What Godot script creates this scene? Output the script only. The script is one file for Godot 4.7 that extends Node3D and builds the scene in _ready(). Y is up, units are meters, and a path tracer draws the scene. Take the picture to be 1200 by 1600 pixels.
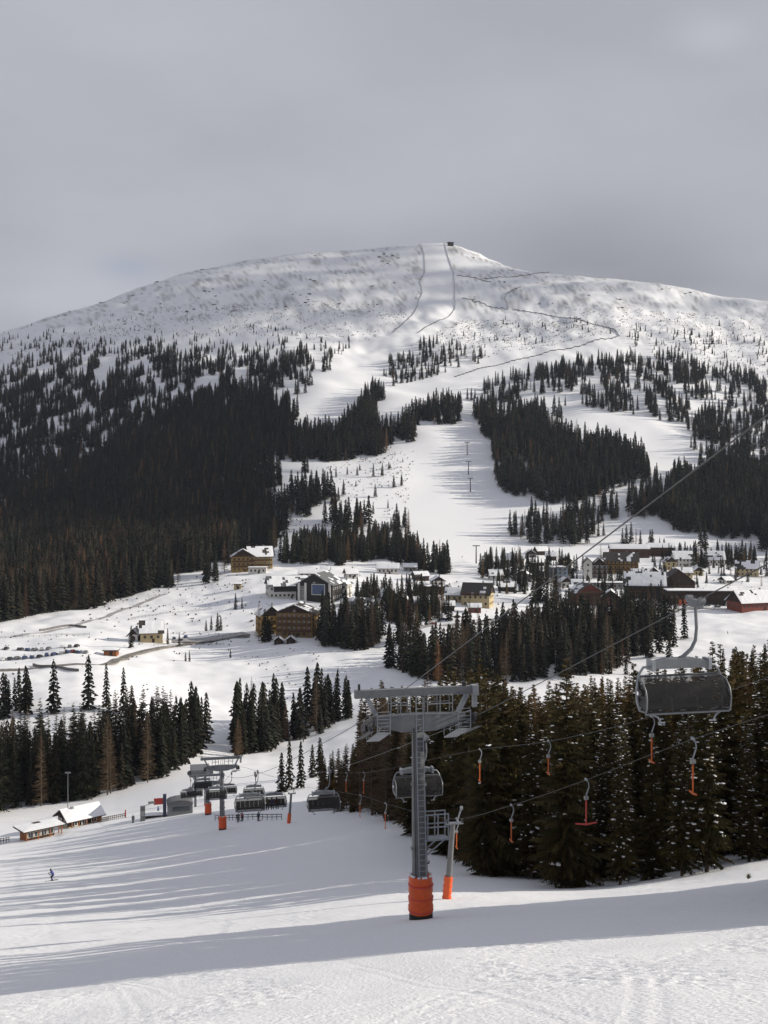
extends Node3D
# A winter ski area: groomed slope with chairlift in front, a village on the pass, a snowy mountain behind.
# The camera stands at the origin, looks along -Z and is level (the lens is shifted); heights are metres from eye level.

const F := 1755.0          # focal length, for a picture 1600 high
const HZ := 740.0          # row of the horizon
const CX := 600.0          # middle column
const RIGHT_A := 19.2      # the lift's uphill rope runs along x = RIGHT_A - LIFT_B * D
const LEFT_A := 13.29
const LIFT_B := 0.228
const LIFT_TURN := 0.2242

# ---------------------------------------------------------------- mesh building
class MB:
	var v := PackedVector3Array()
	var n := PackedVector3Array()
	var c := PackedColorArray()
	var col := Color(1, 1, 1)
	func tri(a: Vector3, b: Vector3, d: Vector3) -> void:     # counter-clockwise seen from outside
		var nn := (b - a).cross(d - a).normalized()
		v.append(a); v.append(d); v.append(b)
		n.append(nn); n.append(nn); n.append(nn)
		c.append(col); c.append(col); c.append(col)
	func trin(a: Vector3, b: Vector3, d: Vector3, na: Vector3, nb: Vector3, nd: Vector3) -> void:
		v.append(a); v.append(d); v.append(b)
		n.append(na); n.append(nd); n.append(nb)
		c.append(col); c.append(col); c.append(col)
	func quad(a: Vector3, b: Vector3, d: Vector3, e: Vector3) -> void:
		tri(a, b, d); tri(a, d, e)
	func box(at: Vector3, size: Vector3, bas := Basis()) -> void:
		var h := size * 0.5
		var p := []
		for i in 8:
			p.append(at + bas * Vector3(h.x if i & 1 else -h.x, h.y if i & 2 else -h.y, h.z if i & 4 else -h.z))
		quad(p[4], p[5], p[7], p[6]); quad(p[1], p[0], p[2], p[3]); quad(p[5], p[1], p[3], p[7])
		quad(p[0], p[4], p[6], p[2]); quad(p[6], p[7], p[3], p[2]); quad(p[0], p[1], p[5], p[4])
	func bar(a: Vector3, b: Vector3, w: float, h: float) -> void:     # square bar from a to b
		var z := (b - a)
		var l := z.length()
		if l < 1e-5: return
		z /= l
		var up := Vector3.UP if absf(z.y) < 0.95 else Vector3.RIGHT
		var x := up.cross(z).normalized()
		box((a + b) * 0.5, Vector3(w, h, l), Basis(x, z.cross(x), z))
	func tube(pts: Array, radii: Array, sides := 8, caps := true) -> void:
		var rings := []
		var dirs := []
		var prev := Vector3.ZERO
		for i in pts.size():
			var t: Vector3 = (pts[mini(i + 1, pts.size() - 1)] - pts[maxi(i - 1, 0)]).normalized()
			var x := prev
			if i == 0:
				x = (Vector3.UP if absf(t.y) < 0.9 else Vector3.RIGHT).cross(t)
			x = (x - t * x.dot(t)).normalized()
			prev = x
			var y := t.cross(x)
			var r := []
			var q := []
			for k in sides:
				var a := TAU * k / sides
				var o := x * cos(a) + y * sin(a)
				q.append(o)
				r.append(pts[i] + o * radii[i])
			rings.append(r); dirs.append(q)
		for i in pts.size() - 1:
			for k in sides:
				var m := (k + 1) % sides
				trin(rings[i][k], rings[i][m], rings[i + 1][m], dirs[i][k], dirs[i][m], dirs[i + 1][m])
				trin(rings[i][k], rings[i + 1][m], rings[i + 1][k], dirs[i][k], dirs[i + 1][m], dirs[i + 1][k])
		if caps:
			var e := pts.size() - 1
			for k in range(1, sides - 1):
				tri(rings[0][0], rings[0][k + 1], rings[0][k])
				tri(rings[e][0], rings[e][k], rings[e][k + 1])
	func cyl(a: Vector3, b: Vector3, ra: float, rb: float, sides := 10) -> void:
		tube([a, b], [ra, rb], sides)
	func lump(at: Vector3, r: Vector3, rng: RandomNumberGenerator, jag := 0.2, nu := 6, nv := 4) -> void:     # an uneven rounded lump
		var p := []
		for j in nv + 1:
			var row := []
			for i in nu:
				var th := PI * j / nv
				var ph := TAU * i / nu
				var k := 1.0 + rng.randf_range(-jag, jag)
				if j == 0 or j == nv: ph = 0.0
				row.append(at + Vector3(sin(th) * cos(ph) * r.x, cos(th) * r.y, sin(th) * sin(ph) * r.z) * k)
			p.append(row)
		for j in nv:
			for i in nu:
				var m := (i + 1) % nu
				quad(p[j][i], p[j][m], p[j + 1][m], p[j + 1][i])
	func mesh(mat: Material) -> ArrayMesh:
		var arr := []
		arr.resize(Mesh.ARRAY_MAX)
		arr[Mesh.ARRAY_VERTEX] = v
		arr[Mesh.ARRAY_NORMAL] = n
		arr[Mesh.ARRAY_COLOR] = c
		var am := ArrayMesh.new()
		am.add_surface_from_arrays(Mesh.PRIMITIVE_TRIANGLES, arr)
		if mat: am.surface_set_material(0, mat)
		return am

var taken := {}
func numbered(called: String) -> String:
	if not taken.has(called):
		taken[called] = 0
		return called
	taken[called] += 1
	return "%s_%03d" % [called, taken[called]]

func tag(o: Node3D, label: String, category := "", group := "", kind := "") -> Node3D:
	o.set_meta("label", label)
	if category: o.set_meta("category", category)
	if group: o.set_meta("group", group)
	if kind: o.set_meta("kind", kind)
	return o

func thing(called: String, label: String, category: String, at := Vector3.ZERO, turn := 0.0, group := "") -> Node3D:
	var o := Node3D.new()
	o.name = numbered(called)
	add_child(o)
	o.position = at
	o.rotation.y = turn
	tag(o, label, category, group)
	return o

func inst(m: Mesh, called: String, parent: Node3D, at := Vector3.ZERO, bas := Basis()) -> MeshInstance3D:
	var o := MeshInstance3D.new()
	o.mesh = m
	o.name = called
	o.transform = Transform3D(bas, at)
	parent.add_child(o, true)
	return o

func part(b: MB, called: String, mat: Material, parent: Node3D) -> MeshInstance3D:
	return inst(b.mesh(mat), called, parent)

func solo(b: MB, called: String, mat: Material, label: String, category: String, group := "", kind := "", at := Vector3.ZERO, turn := 0.0) -> MeshInstance3D:
	var o := MeshInstance3D.new()
	o.mesh = b.mesh(mat)
	o.name = numbered(called)
	add_child(o)
	o.position = at
	o.rotation.y = turn
	tag(o, label, category, group, kind)
	return o

func copy_of(o: Node3D, called: String, at: Vector3, turn: float, label: String, group := "") -> Node3D:
	var r: Node3D = o.duplicate()
	r.name = numbered(called)
	add_child(r)
	r.position = at
	r.rotation.y = turn
	r.set_meta("label", label)
	if group: r.set_meta("group", group)
	return r

# ---------------------------------------------------------------- materials
var mats := {}
func lin(r: float, g: float, b: float, a := 1.0) -> Color:
	var c := Color(r, g, b).linear_to_srgb()
	c.a = a
	return c

func noise_tex(freq: float, seed_: int, size := 256, lo := 0.8, hi := 1.0, normal := false, strength := 4.0, type := FastNoiseLite.TYPE_SIMPLEX_SMOOTH) -> NoiseTexture2D:
	var t := NoiseTexture2D.new()
	t.width = size; t.height = size
	t.seamless = true
	var f := FastNoiseLite.new()
	f.noise_type = type
	f.seed = seed_
	f.frequency = freq
	f.fractal_octaves = 4
	t.noise = f
	if normal:
		t.as_normal_map = true
		t.bump_strength = strength
	else:
		var g := Gradient.new()
		g.set_color(0, Color(lo, lo, lo)); g.set_color(1, Color(hi, hi, hi))
		t.color_ramp = g
	return t

func mat(called: String, c: Color, rough := 0.8, metal := 0.0, grain := 0.0, gscale := 1.0, vertex := false) -> StandardMaterial3D:
	if mats.has(called): return mats[called]
	var m := StandardMaterial3D.new()
	m.resource_name = called
	m.albedo_color = c
	m.roughness = rough
	m.metallic = metal
	m.vertex_color_use_as_albedo = vertex
	if grain > 0.0:
		var key := "grain%d" % int(grain * 100)
		if not mats.has(key): mats[key] = noise_tex(0.03, int(grain * 100), 256, 1.0 - grain, 1.0)
		m.albedo_texture = mats[key]
		m.uv1_triplanar = true
		m.uv1_scale = Vector3.ONE * gscale
	mats[called] = m
	return m

# ---------------------------------------------------------------- terrain
var nz := FastNoiseLite.new()
var nz2 := FastNoiseLite.new()
var nz3 := FastNoiseLite.new()
var grid := PackedFloat32Array()
const GX0 := -1500.0
const GXS := 30.0
const GNX := 141
const GD0 := 30.0
const GNY := 230
var gls := 0.0
const COLS := [-600.0, 0.0, 150.0, 300.0, 450.0, 600.0, 750.0, 900.0, 1050.0, 1200.0, 1700.0]
const ROWS := [
	[63, 1545, 1492, 1480, 1466, 1453, 1440, 1427, 1414, 1401, 1388, 1344],
	[90, 1490, 1450, 1440, 1427, 1412, 1395, 1392, 1391, 1374, 1348, 1310],
	[110, 1465, 1424, 1413, 1399, 1382, 1362, 1362, 1368, 1352, 1328, 1290],
	[150, 1425, 1380, 1368, 1350, 1329, 1305, 1300, 1297, 1278, 1255, 1220],
	[180, 1400, 1352, 1338, 1318, 1295, 1275, 1262, 1255, 1238, 1216, 1190],
	[195, 1388, 1341, 1325, 1303, 1283, 1264, 1250, 1240, 1224, 1204, 1180],
	[230, 1360, 1322, 1300, 1276, 1260, 1242, 1225, 1210, 1196, 1178, 1160],
	[250, 1340, 1300, 1284, 1262, 1247, 1230, 1215, 1195, 1185, 1168, 1150],
	[300, 1300, 1262, 1250, 1224, 1210, 1195, 1180, 1165, 1150, 1132, 1120],
	[350, 1245, 1195, 1178, 1188, 1192, 1160, 1150, 1140, 1125, 1110, 1095],
	[400, 1180, 1125, 1115, 1148, 1158, 1125, 1118, 1110, 1100, 1090, 1075],
	[460, 1100, 1068, 1062, 1098, 1108, 1085, 1080, 1075, 1075, 1065, 1050],
	[520, 1050, 1033, 1030, 1056, 1052, 1045, 1042, 1045, 1050, 1045, 1030],
	[580, 1015, 1004, 1000, 1018, 1006, 1000, 1000, 1012, 1015, 1015, 1000],
	[640, 990, 982, 978, 985, 972, 972, 972, 985, 990, 988, 975],
	[700, 968, 963, 958, 958, 944, 946, 950, 962, 965, 962, 955],
	[780, 945, 940, 935, 925, 908, 915, 920, 932, 935, 935, 930],
	[860, 920, 915, 905, 893, 884, 890, 897, 907, 908, 912, 905],
	[950, 890, 885, 872, 865, 862, 868, 876, 882, 884, 890, 885],
	[1000, 870, 865, 855, 850, 850, 856, 864, 872, 874, 880, 875]]
const SKYLINE := [[-900, 720], [-600, 690], [-300, 610], [0, 516], [80, 492], [150, 472], [220, 447], [280, 426], [400, 403], [480, 392], [550, 390], [620, 382], [660, 379], [700, 378], [740, 385], [800, 409], [850, 427], [900, 429], [960, 433], [1010, 442], [1060, 448], [1130, 463], [1200, 469], [1500, 520], [1800, 600], [2200, 690]]
const RIDGE := [[-900, 2000], [0, 2300], [300, 2500], [600, 2700], [740, 2700], [850, 2450], [1200, 2350], [2200, 2100]]
const RISE := [[0.0, 0.0], [0.06, 0.085], [0.12, 0.19], [0.18, 0.29], [0.265, 0.405], [0.35, 0.5], [0.47, 0.61], [0.59, 0.71], [0.7, 0.80], [0.82, 0.895], [0.91, 0.96], [1.0, 1.0]]
const DROP := [[-90.0, -33.0], [-40.0, -13.6], [0.0, 1.7], [14.0, 6.95], [25.0, 11.25], [40.0, 16.95], [63.0, 25.13], [90.0, 33.6], [110.0, 39.0]]

func along(table: Array, x: float) -> float:      # smooth curve through the table's points
	var m := table.size()
	if x <= table[0][0]: return table[0][1]
	if x >= table[m - 1][0]: return table[m - 1][1]
	var i := 0
	while x > table[i + 1][0]: i += 1
	var x0: float = table[i][0]
	var x1: float = table[i + 1][0]
	var y0: float = table[i][1]
	var y1: float = table[i + 1][1]
	var s: float = (y1 - y0) / (x1 - x0)
	var s0 := s
	var s1 := s
	if i > 0: s0 = (y1 - float(table[i - 1][1])) / (x1 - float(table[i - 1][0]))
	if i + 2 < m: s1 = (float(table[i + 2][1]) - y0) / (float(table[i + 2][0]) - x0)
	var h := x1 - x0
	var t := (x - x0) / h
	var t2 := t * t
	var t3 := t2 * t
	return (2 * t3 - 3 * t2 + 1) * y0 + (t3 - 2 * t2 + t) * h * s0 + (-2 * t3 + 3 * t2) * y1 + (t3 - t2) * h * s1

func build_grid() -> void:
	gls = log(4600.0 / GD0) / (GNY - 1)
	var per := []
	for r in ROWS:
		var row := []
		for k in COLS.size(): row.append([COLS[k], float(r[k + 1])])
		per.append(row)
	grid.resize(GNX * GNY)
	for i in GNX:
		var px := GX0 + GXS * i
		var prof := []
		for d in [30.0, 45.0]:
			prof.append([log(d), HZ + F * along(DROP, d) / d - 0.0876 * (px - CX)])
		for k in ROWS.size():
			var q := clampf(px, -600, 1700)
			var y := along(per[k], q)
			if float(ROWS[k][0]) < 100.0: y -= 0.0876 * (px - q)
			prof.append([log(float(ROWS[k][0])), y])
		var dr := along(RIDGE, px)
		var b: float = prof[prof.size() - 1][1]
		var s := along(SKYLINE, px)
		for k in range(1, RISE.size()):
			prof.append([log(1000.0 + float(RISE[k][0]) * (dr - 1000.0)), b + (s - b) * float(RISE[k][1])])
		var hr := -dr / F * (s - HZ)
		for e in [80.0, 200.0, 500.0, 1000.0, 2000.0]:
			var dd: float = dr + e
			var hh: float = hr - e * 0.12 - e * e * 0.00012
			prof.append([log(dd), HZ - hh * F / dd])
		for j in GNY:
			grid[j * GNX + i] = along(prof, log(GD0) + gls * j)
	for pass_ in 2:      # a little smoothing along the rows
		var g2 := grid.duplicate()
		for j in GNY:
			for i in range(1, GNX - 1):
				g2[j * GNX + i] = 0.25 * grid[j * GNX + i - 1] + 0.5 * grid[j * GNX + i] + 0.25 * grid[j * GNX + i + 1]
		grid = g2

func base_h(x: float, d: float) -> float:
	var near := 0.0
	if d < 60.0:
		near = -along(DROP, d) + 0.0876 * x
		if d < 36.0: return near
	var px := CX + F * x / d
	var gx := clampf((px - GX0) / GXS, 0.0, GNX - 1.001)
	var gy := clampf(log(d / GD0) / gls, 0.0, GNY - 1.001)
	var i := int(gx)
	var j := int(gy)
	var u := gx - i
	var w := gy - j
	var o := j * GNX + i
	var p := lerpf(lerpf(grid[o], grid[o + 1], u), lerpf(grid[o + GNX], grid[o + GNX + 1], u), w)
	var h := -d / F * (p - HZ)
	if d < 60.0: h = lerpf(near, h, smoothstep(36.0, 60.0, d))
	return h

func ground(x: float, d: float) -> float:       # height of the snow at x metres to the right, d metres ahead
	var h := base_h(x, d)
	if d > 950.0:
		var k := smoothstep(950.0, 1500.0, d)
		h += k * (nz.get_noise_2d(x, d) * 10.0 + nz2.get_noise_2d(x, d * 0.6) * 7.0 * smoothstep(1600.0, 2100.0, d)) * (1.0 - 0.75 * smoothstep(2200.0, 2500.0, d))
	elif d > 280.0:
		h += nz2.get_noise_2d(x * 2.0, d * 2.0) * 1.6 * smoothstep(280.0, 420.0, d)
	else:
		h += nz2.get_noise_2d(x * 4.0, d * 4.0) * 0.22
	return h

func pt(px: float, d: float, up := 0.0) -> Vector3:      # on the ground along column px, d metres away
	var x := (px - CX) / F * d
	return Vector3(x, ground(x, d) + up, -d)

func air(px: float, py: float, d: float) -> Vector3:
	return Vector3((px - CX) / F * d, -(py - HZ) / F * d, -d)

func row_of(x: float, h: float, d: float) -> float:
	return HZ - F * h / d

func far_d(px: float, py: float, d0 := 380.0, d1 := 2900.0) -> float:      # first distance at which the ground in column px is seen at row py
	var d := d0
	while d < d1:
		if row_of(0, base_h((px - CX) / F * d, d), d) <= py:
			return d
		d *= 1.004
	return d

func spot(px: float, py: float, d0 := 380.0) -> Vector3:
	return pt(px, far_d(px, py, d0))

# ski tracks in the near snow: each a gentle curve in x and d
var tracks := []
func near_relief(x: float, d: float) -> float:
	var k := 1.0 - smoothstep(90.0, 150.0, d)
	if k <= 0.0: return 0.0
	var h := nz3.get_noise_2d(x * 5.0, d * 3.0) * 0.03 + nz3.get_noise_2d(x * 60.0 + 77.0, d * 34.0) * 0.037 * smoothstep(-0.45, 0.4, nz3.get_noise_2d(x * 3.0, d * 1.2 + 50.0))
	if d < 60.0:
		for t in tracks:
			if d > t[3] and d < t[4]:
				var cx: float = t[0] + t[1] * (d - 30.0) + t[2] * sin(d * t[5] + t[6])
				var e := absf(x - cx)
				if e < 0.5: h -= 0.009 * exp(-e * e * 110.0)
	return h * k

func build_terrain() -> void:
	var ss := []
	var p := -3600.0
	while p < 4800.0:
		ss.append((p - CX) / F)
		p += 4.2 if p > -40.0 and p < 1240.0 else (14.0 if p > -300.0 and p < 1500.0 else 60.0)
	var ds := []
	var d := -90.0
	while d < 5.0:
		ds.append(d); d += 2.5
	while d < 4400.0:
		ds.append(d); d *= 1.0078
	var nx := ss.size()
	var ny := ds.size()
	var vs := PackedVector3Array(); vs.resize(nx * ny)
	var ns := PackedVector3Array(); ns.resize(nx * ny)
	var cs := PackedColorArray(); cs.resize(nx * ny)
	for j in ny:
		var dd: float = ds[j]
		var w := sqrt(dd * dd + 400.0) if dd > 0.0 else 20.0
		var rough := dd < 150.0
		for i in nx:
			var x: float = ss[i] * w
			var h := ground(x, maxf(dd, 0.0)) if dd > 0.0 else -along(DROP, dd) + 0.0876 * x
			if rough: h += near_relief(x, dd)
			vs[j * nx + i] = Vector3(x, h, -dd)
	for j in ny:
		var jm := maxi(j - 1, 0)
		var jp := mini(j + 1, ny - 1)
		for i in nx:
			var a := vs[j * nx + mini(i + 1, nx - 1)] - vs[j * nx + maxi(i - 1, 0)]
			var b := vs[jp * nx + i] - vs[jm * nx + i]
			ns[j * nx + i] = a.cross(b).normalized()
			var q := vs[j * nx + i]
			cs[j * nx + i] = snow_colour(q.x, -q.z, q.y)
	var idx := PackedInt32Array()
	idx.resize((nx - 1) * (ny - 1) * 6)
	var o := 0
	for j in ny - 1:
		for i in nx - 1:
			var k := j * nx + i
			idx[o] = k; idx[o + 1] = k + nx; idx[o + 2] = k + 1
			idx[o + 3] = k + 1; idx[o + 4] = k + nx; idx[o + 5] = k + nx + 1
			o += 6
	if ns[0].y < 0.0:
		for k in ns.size(): ns[k] = -ns[k]
	var arr := []
	arr.resize(Mesh.ARRAY_MAX)
	arr[Mesh.ARRAY_VERTEX] = vs; arr[Mesh.ARRAY_NORMAL] = ns; arr[Mesh.ARRAY_COLOR] = cs; arr[Mesh.ARRAY_INDEX] = idx
	var am := ArrayMesh.new()
	am.add_surface_from_arrays(Mesh.PRIMITIVE_TRIANGLES, arr)
	var m := StandardMaterial3D.new()
	m.resource_name = "snow"
	m.vertex_color_use_as_albedo = true
	m.roughness = 0.75
	m.metallic_specular = 0.3
	m.albedo_texture = noise_tex(0.02, 5, 512, 0.93, 1.0)
	m.normal_enabled = true
	m.normal_texture = noise_tex(0.03, 8, 512, 0, 1, true, 5.0)
	m.normal_scale = 0.9
	m.uv1_triplanar = true
	m.uv1_world_triplanar = true
	m.uv1_scale = Vector3.ONE * 0.5
	am.surface_set_material(0, m)
	var g := MeshInstance3D.new()
	g.mesh = am
	g.name = "snowy_ground"
	add_child(g)
	tag(g, "snow covered slope, valley and mountain under the whole scene", "", "", "structure")

func snow_colour(x: float, d: float, h: float) -> Color:
	var c := Color(0.82, 0.83, 0.86)
	if d > 950.0:
		var px := CX + F * x / d
		var py := row_of(x, h, d)
		if h > 180.0 and not on_piste(px, py):      # wind-scoured heath: grass and stones show through the snow
			var s := nz2.get_noise_2d(x * 1.6, d * 0.7) * 0.5 + nz3.get_noise_2d(x * 2.2, d * 0.9) * 0.6
			var k := smoothstep(-0.05, 0.5, s) * 0.62 * smoothstep(190.0, 330.0, h)
			c = c.lerp(Color(0.16, 0.145, 0.13), k)
	return c

func on_piste(px: float, py: float) -> bool:
	for p in pistes:
		if Geometry2D.is_point_in_polygon(Vector2(px, py), p): return true
	return false

var pistes := []
func poly(a: Array) -> PackedVector2Array:
	var r := PackedVector2Array()
	for i in range(0, a.size(), 2): r.append(Vector2(a[i], a[i + 1]))
	return r

# ---------------------------------------------------------------- trees
func spruce_crown(rng: RandomNumberGenerator, hgt: float, rad: float, from: float, whorls: int, per: int, twigs: int, tone: Color, snow: MB, snow_p: float) -> MB:
	var b := MB.new()
	for w in whorls:
		var t := from + (1.0 - from) * pow(float(w) / whorls, 0.92)
		var y := t * hgt
		var reach := rad * pow(1.0 - t, 0.8) * (1.0 + 0.12 * sin(w * 1.7)) + 0.12
		if t < from + 0.12: reach *= 0.72 + 2.3 * (t - from)
		var n := per if t < 0.8 else maxi(3, per - 3)
		var turn := rng.randf() * TAU
		for k in n:
			if rng.randf() < 0.06: continue
			var az := turn + TAU * k / n + rng.randf_range(-0.35, 0.35)
			var dir := Vector3(cos(az), 0, sin(az))
			var side := Vector3(-sin(az), 0, cos(az))
			var l := reach * rng.randf_range(0.5, 1.18)
			var e0 := lerpf(-0.25, 0.75, t) + rng.randf_range(-0.15, 0.15)
			var sag := lerpf(0.34, 0.1, t) * l
			var root := Vector3(0, minf(y + rng.randf_range(-0.6, 0.6) * hgt / whorls, hgt * 0.985), 0)
			var shade := rng.randf_range(0.7, 1.3)
			var col := Color(tone.r * shade * rng.randf_range(0.9, 1.15), tone.g * shade, tone.b * shade * rng.randf_range(0.85, 1.15))
			b.col = col
			var pts := []
			for s in 5:
				var u := s / 4.0
				pts.append(root + dir * l * u + Vector3.UP * (e0 * l * u * 0.6 - sag * u * u * 1.3 + sag * 0.55 * u * u * u))
			var wd := 0.05 * l + 0.03
			for s in 4:
				b.quad(pts[s] - side * wd * (1.2 - 0.25 * s), pts[s] + side * wd * (1.2 - 0.25 * s), pts[s + 1] + side * wd * (0.9 - 0.25 * s), pts[s + 1] - side * wd * (0.9 - 0.25 * s))
			for q in twigs:
				var u := lerpf(0.15, 1.0, (q + rng.randf()) / twigs)
				var f := u * 4.0
				var i := mini(int(f), 3)
				var at: Vector3 = pts[i].lerp(pts[i + 1], f - i)
				var sg := 1.0 if q % 2 == 0 else -1.0
				var tl := (0.42 * l * (1.08 - 0.72 * u) + 0.14) * rng.randf_range(0.7, 1.2)
				var tip := at + (side * sg * rng.randf_range(0.5, 1.0) + dir * rng.randf_range(0.25, 0.8)).normalized() * tl - Vector3.UP * tl * rng.randf_range(0.1, 0.65)
				var ww := tl * rng.randf_range(0.16, 0.26)
				var v1 := dir * ww + Vector3.UP * ww * 0.4
				b.tri(at - v1, tip, at + v1)
				if q % 3 == 0:
					var dn := at - Vector3.UP * tl * rng.randf_range(0.5, 0.95) + dir * tl * 0.12
					b.tri(at - side * ww, dn, at + side * ww)
			if snow and rng.randf() < snow_p:
				var u2 := rng.randf_range(0.45, 0.85)
				var i2 := mini(int(u2 * 4), 3)
				var at2: Vector3 = pts[i2].lerp(pts[i2 + 1], u2 * 4 - i2)
				var sr := rng.randf_range(0.05, 0.2) * (0.6 + l * 0.25)
				var bas := Vector3(sr * rng.randf_range(0.8, 1.8), sr * 0.42, sr * rng.randf_range(0.8, 1.6))
				for q3 in rng.randi_range(1, 3): snow.lump(at2 + Vector3(rng.randf_range(-1.4, 1.4) * sr, sr * 0.2, rng.randf_range(-1.4, 1.4) * sr), bas * rng.randf_range(0.5, 1.0), rng, 0.35, 5, 3)
	return b

func larch_crown(rng: RandomNumberGenerator, hgt: float, rad: float, tone: Color) -> MB:
	var b := MB.new()
	var whorls := 48
	for w in whorls:
		var t := 0.07 + 0.93 * float(w) / whorls
		var reach := rad * pow(1.0 - t, 0.7) + 0.1
		for k in 7:
			var az := rng.randf() * TAU
			var dir := Vector3(cos(az), rng.randf_range(-0.15, 0.35), sin(az)).normalized()
			var side := dir.cross(Vector3.UP).normalized()
			var l := reach * rng.randf_range(0.6, 1.15)
			var root := Vector3(0, t * hgt, 0)
			var sh := rng.randf_range(0.7, 1.3)
			b.col = Color(tone.r * sh, tone.g * sh, tone.b * sh)
			b.tri(root - Vector3.UP * 0.03, root + dir * l, root + Vector3.UP * 0.03)
			for q in 12:
				var u := rng.randf_range(0.2, 1.0)
				var at := root + dir * l * u
				var tip := at + (side * rng.randf_range(-1, 1) + dir * 0.5 + Vector3.UP * rng.randf_range(-0.5, 0.3)) * l * 0.28
				b.tri(at, tip, at + Vector3.UP * 0.05 + dir * 0.03)
	return b

func trunk(hgt: float, r: float) -> MB:
	var b := MB.new()
	b.col = Color(0.075, 0.055, 0.042)
	b.tube([Vector3(0, -1.2, 0), Vector3(0, 0.4, 0), Vector3(0.04, hgt * 0.5, 0.03), Vector3(0, hgt * 0.99, 0)], [r * 1.35, r * 1.05, r * 0.6, 0.02], 7)
	return b

func far_tree(rng: RandomNumberGenerator, rad: float, from: float, tone: Color) -> MB:      # 1 m tall, scaled where it stands
	var b := MB.new()
	b.col = Color(0.06, 0.048, 0.04)
	b.tube([Vector3(0, -0.06, 0), Vector3(0, 0.9, 0)], [0.014, 0.004], 4, false)
	var whorls := 13
	for w in whorls:
		var t := from + (0.97 - from) * float(w) / whorls
		var reach := rad * pow(1.0 - t, 0.85) + 0.01
		var turn := rng.randf() * TAU
		for k in 7:
			var az := turn + TAU * k / 7.0 + rng.randf_range(-0.4, 0.4)
			var l := reach * rng.randf_range(0.6, 1.2)
			var dir := Vector3(cos(az), 0, sin(az))
			var side := Vector3(-sin(az), 0, cos(az)) * l * 0.36
			var y := t + rng.randf_range(-0.012, 0.012)
			var sh := rng.randf_range(0.65, 1.35)
			b.col = Color(tone.r * sh, tone.g * sh, tone.b * sh)
			var root := Vector3(0, y + 0.055, 0)
			var tip := dir * l + Vector3.UP * (y - 0.02)
			var mid := dir * l * 0.55 + Vector3.UP * (y + 0.018)
			b.tri(root, mid - side, tip)
			b.tri(root, tip, mid + side)
			b.tri(mid - side, mid + Vector3(0, -0.05, 0), tip)
	return b

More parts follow.
